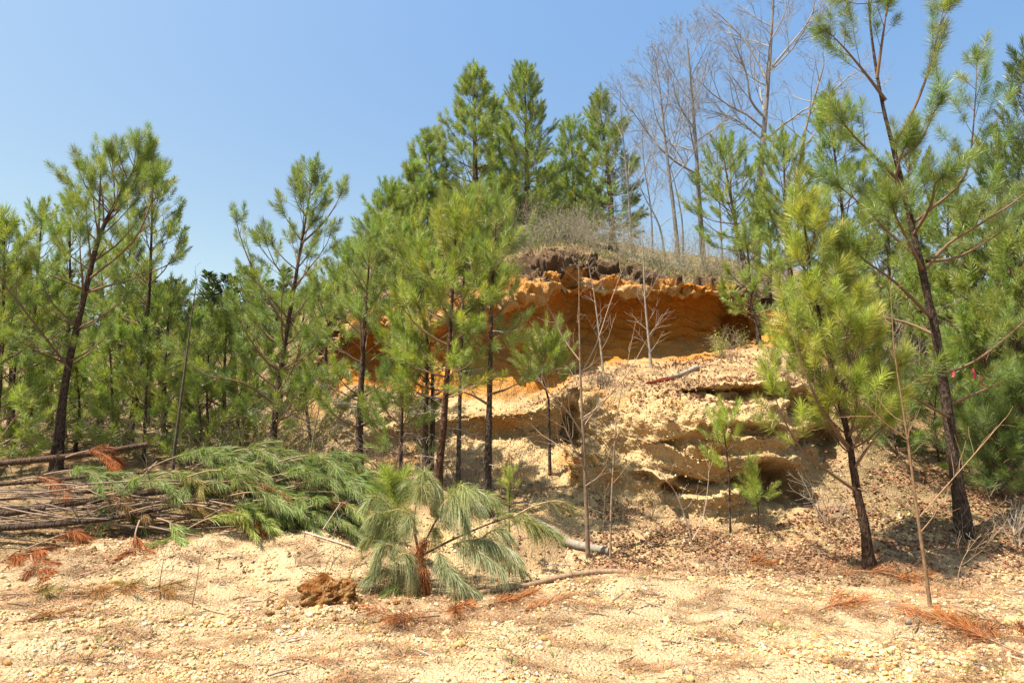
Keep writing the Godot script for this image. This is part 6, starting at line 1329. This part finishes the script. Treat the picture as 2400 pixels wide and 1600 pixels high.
func litter() -> void:
	R.seed = 1300
	var straw := MB.new()
	for k in 16:
		var a := R.randf() * TAU
		var d := Vector3(cos(a), R.randf_range(0.0, 0.25), sin(a)).normalized()
		straw.needle(Vector3(R.randf_range(-0.09, 0.09), 0.004, R.randf_range(-0.09, 0.09)), d, d.cross(UP).normalized(), R.randf_range(0.06, 0.16), 0.0035, rnd() * 0.1, tint(Color.WHITE, 0.3))
	var where := []
	var cols := PackedColorArray()
	for j in 16000:
		var d := R.randf_range(4.4, 12.5)
		var x := R.randf_range(-0.8, 0.85) * d
		var t := noise_a.get_noise_2d(x * 2.6 + 60.0, -d * 5.5)
		var want := 0.06 + (0.6 if t > 0.12 else 0.0)
		if x > 1.2 and d > 7.8: want = 0.45
		if x < -1.5 and d > 8.6: want = 0.7
		if R.randf() > want: continue
		where.append(facing(UP + rnd() * 0.15, R.randf() * TAU, Vector3.ONE * R.randf_range(0.7, 1.2), Vector3(x, ground_y(x, -d) + 0.006, -d)))
		cols.append(tint(Color(0.30, 0.17, 0.09), 0.3))
	for j in 1150:
		var hub: Vector3 = [Vector3(-1.356, 0.073, -7.000), Vector3(-0.815, -0.034, -6.200), Vector3(-0.105, 0.003, -6.600), Vector3(0.150, -0.023, -6.300), Vector3(2.820, 0.014, -6.300), Vector3(2.772, 0.087, -8.200), Vector3(3.539, -0.006, -5.800), Vector3(3.681, -0.020, -5.500), Vector3(4.103, 0.103, -7.900), Vector3(-4.390, 0.004, -6.800), Vector3(-4.317, 0.156, -8.000), Vector3(-5.072, 0.090, -7.600), Vector3(4.054, 0.061, -8.000), Vector3(4.946, 0.065, -7.500), Vector3(3.910, 0.121, -8.200), Vector3(4.302, 0.082, -7.200)][j % 16]
		var hx := hub.x + R.randfn(0.0, 0.38)
		var hz := hub.z + R.randfn(0.0, 0.22)
		where.append(facing(UP + rnd() * 0.2, R.randf() * TAU, Vector3.ONE * R.randf_range(0.8, 1.3), Vector3(hx, ground_y(hx, hz) + 0.006, hz)))
		cols.append(tint(Color(0.33, 0.155, 0.075).lerp(Color(0.30, 0.20, 0.12), R.randf()), 0.35))
	tag(many("pine_straw", straw.mesh(), M.dead_needle, where, cols, self), "brown pine needles scattered over gravel and slope", "pine straw", "", "stuff")
	var lf := MB.new()
	lf.leaf(Vector3(-0.5, 0, 0), Vector3(1, 0.1, 0).normalized(), Vector3(0, 0.2, 1).normalized(), 1.0, 0.62, Color.WHITE)
	lf.leaf(Vector3(0.45, 0.1, 0), Vector3(-0.8, 0.5, 0.1).normalized(), Vector3(0, 0.3, 1).normalized(), 0.7, 0.5, Color(0.8, 0.8, 0.8))
	where = []
	cols = PackedColorArray()
	for j in 34000:
		var d := R.randf_range(7.6, 17.5)
		var x := R.randf_range(-0.8, 0.85) * d
		var t := noise_b.get_noise_2d(x * 1.3 + 8.0, d * 1.6)
		var want := 0.75 if x > 1.6 and d < 11.0 else 0.5 if x > -0.6 else 0.15
		if t < -0.05: want *= 0.25
		if R.randf() > want: continue
		if ground_y(x, -d - 0.12) - ground_y(x, -d) > 0.1 and R.randf() < 0.92: continue
		var s := R.randf_range(0.035, 0.075)
		where.append(facing(UP + rnd() * 0.6, R.randf() * TAU, Vector3(s, s, s), Vector3(x, ground_y(x, -d) + 0.012, -d)))
		cols.append(tint(Color(0.33, 0.20, 0.12), 0.35))
	for j in 15000:
		var right := j < 11500
		var d := R.randf_range(7.9, 10.6) if right else R.randf_range(11.0, 14.2)
		var x := R.randf_range(0.11, 0.85) * d if right else R.randf_range(0.2, 4.6)
		var edge := 0.0 if not right else 0.35 * noise_a.get_noise_2d(x * 2.0, 3.0)
		if right and (d < 8.15 + edge or noise_b.get_noise_2d(x * 1.6 + 2.0, d * 2.0) < -0.22) and R.randf() < 0.85: continue
		if not right and noise_b.get_noise_2d(x * 1.3 + 8.0, d * 1.6) < 0.0 and R.randf() < 0.7: continue
		if ground_y(x, -d - 0.12) - ground_y(x, -d) > 0.1 and R.randf() < 0.92: continue
		var s := R.randf_range(0.03, 0.07)
		where.append(facing(UP + rnd() * 0.7, R.randf() * TAU, Vector3(s, s, s), Vector3(x, ground_y(x, -d) + 0.01, -d)))
		cols.append(tint(Color(0.36, 0.205, 0.12).lerp(Color(0.24, 0.115, 0.07), R.randf()), 0.3))
	tag(many("leaf_litter", lf.mesh(), M.leaf, where, cols, self), "curled brown dead leaves covering slope and terrace", "leaf litter", "", "stuff")
	var tw := MB.new()
	tw.tube(PackedVector3Array([Vector3(-0.5, 0, 0), Vector3(-0.15, 0.03, 0.05), Vector3(0.2, 0.0, 0.02), Vector3(0.5, 0.05, 0.08)]), PackedFloat32Array([0.03, 0.027, 0.02, 0.012]), 4, Color.WHITE)
	tw.tube(PackedVector3Array([Vector3(0.0, 0.01, 0.03), Vector3(0.2, 0.08, -0.12), Vector3(0.34, 0.06, -0.24)]), PackedFloat32Array([0.016, 0.012, 0.006]), 3, Color.WHITE)
	where = []
	cols = PackedColorArray()
	for j in 2600:
		var d := 4.5 + pow(R.randf(), 0.8) * 6.5
		var x := R.randf_range(-0.8, 0.85) * d
		if noise_b.get_noise_2d(x * 1.1 + 30.0, d * 1.3) < 0.02 and R.randf() < 0.75: continue
		var s := R.randf_range(0.05, 0.26)
		where.append(facing(UP + rnd() * 0.35, R.randf() * TAU, Vector3(s, s, s), Vector3(x, ground_y(x, -d) + 0.01, -d)))
		cols.append(tint(Color(0.30, 0.21, 0.14), 0.4))
	tag(many("twig_litter", tw.mesh(), M.twig, where, cols, self), "small dry twigs strewn over gravel and slope", "twigs", "", "stuff")
	var gr := MB.new()
	for k in 9:
		var a := R.randf() * TAU
		var d := Vector3(cos(a) * 0.4, 1, sin(a) * 0.4).normalized()
		gr.needle(Vector3(cos(a), 0, sin(a)) * 0.012, d, d.cross(rnd()).normalized(), R.randf_range(0.05, 0.12), 0.005, Vector3(cos(a), -0.2, sin(a)) * 0.3, tint(Color.WHITE, 0.25))
	where = []
	cols = PackedColorArray()
	for j in 500:
		var d := R.randf_range(4.5, 8.6)
		var x := R.randf_range(-0.78, 0.78) * d
		if noise_b.get_noise_2d(x * 0.9 + 3.0, d * 0.9) < 0.08 and R.randf() < 0.85: continue
		where.append(facing(UP, R.randf() * TAU, Vector3.ONE * R.randf_range(0.5, 1.0), Vector3(x, ground_y(x, -d), -d)))
		cols.append(tint(Color(0.19, 0.24, 0.05), 0.3) if R.randf() < 0.55 else tint(Color(0.42, 0.32, 0.18), 0.3))
	for j in 900:
		var d := R.randf_range(13.6, 17.0)
		var x := R.randf_range(-0.3, 5.6)
		if ground_y(x, -d) < 4.2: continue
		where.append(facing(UP, R.randf() * TAU, Vector3.ONE * R.randf_range(0.8, 1.9), Vector3(x, ground_y(x, -d), -d)))
		cols.append(tint(Color(0.22, 0.25, 0.08), 0.3) if R.randf() < 0.35 else tint(Color(0.40, 0.31, 0.19), 0.3))
	tag(many("grass", gr.mesh(), M.leaf, where, cols, self), "sparse green and dry grass sprouts in the gravel and on the cliff brow", "grass", "", "stuff")

func clod_mesh() -> ArrayMesh:
	var s := SphereMesh.new()
	s.radius = 1.0
	s.height = 2.0
	s.radial_segments = 56
	s.rings = 36
	var arr := s.get_mesh_arrays()
	var v: PackedVector3Array = arr[Mesh.ARRAY_VERTEX]
	var b := MB.new()
	b.i = arr[Mesh.ARRAY_INDEX]
	for k in v.size():
		var p := v[k]
		var r := 1.0 + 0.40 * noise_a.get_noise_3dv(p * 2.0) + 0.20 * noise_b.get_noise_3dv(p * 5.0) + 0.14 * noise_c.get_noise_3dv(p * 18.0)
		b.v.append(p * r)
		b.c.append(Color(1, 1, 1).lerp(Color(0.55, 0.35, 0.2), clampf(0.5 + noise_b.get_noise_3dv(p * 3.0) * 1.5, 0.0, 1.0)))
	var nn := PackedVector3Array()
	nn.resize(v.size())
	for k in range(0, b.i.size(), 3):
		var fn := (b.v[b.i[k + 2]] - b.v[b.i[k]]).cross(b.v[b.i[k + 1]] - b.v[b.i[k]])
		for j in 3: nn[b.i[k + j]] += fn
	for k in v.size(): b.n.append(nn[k].normalized())
	return b.mesh()
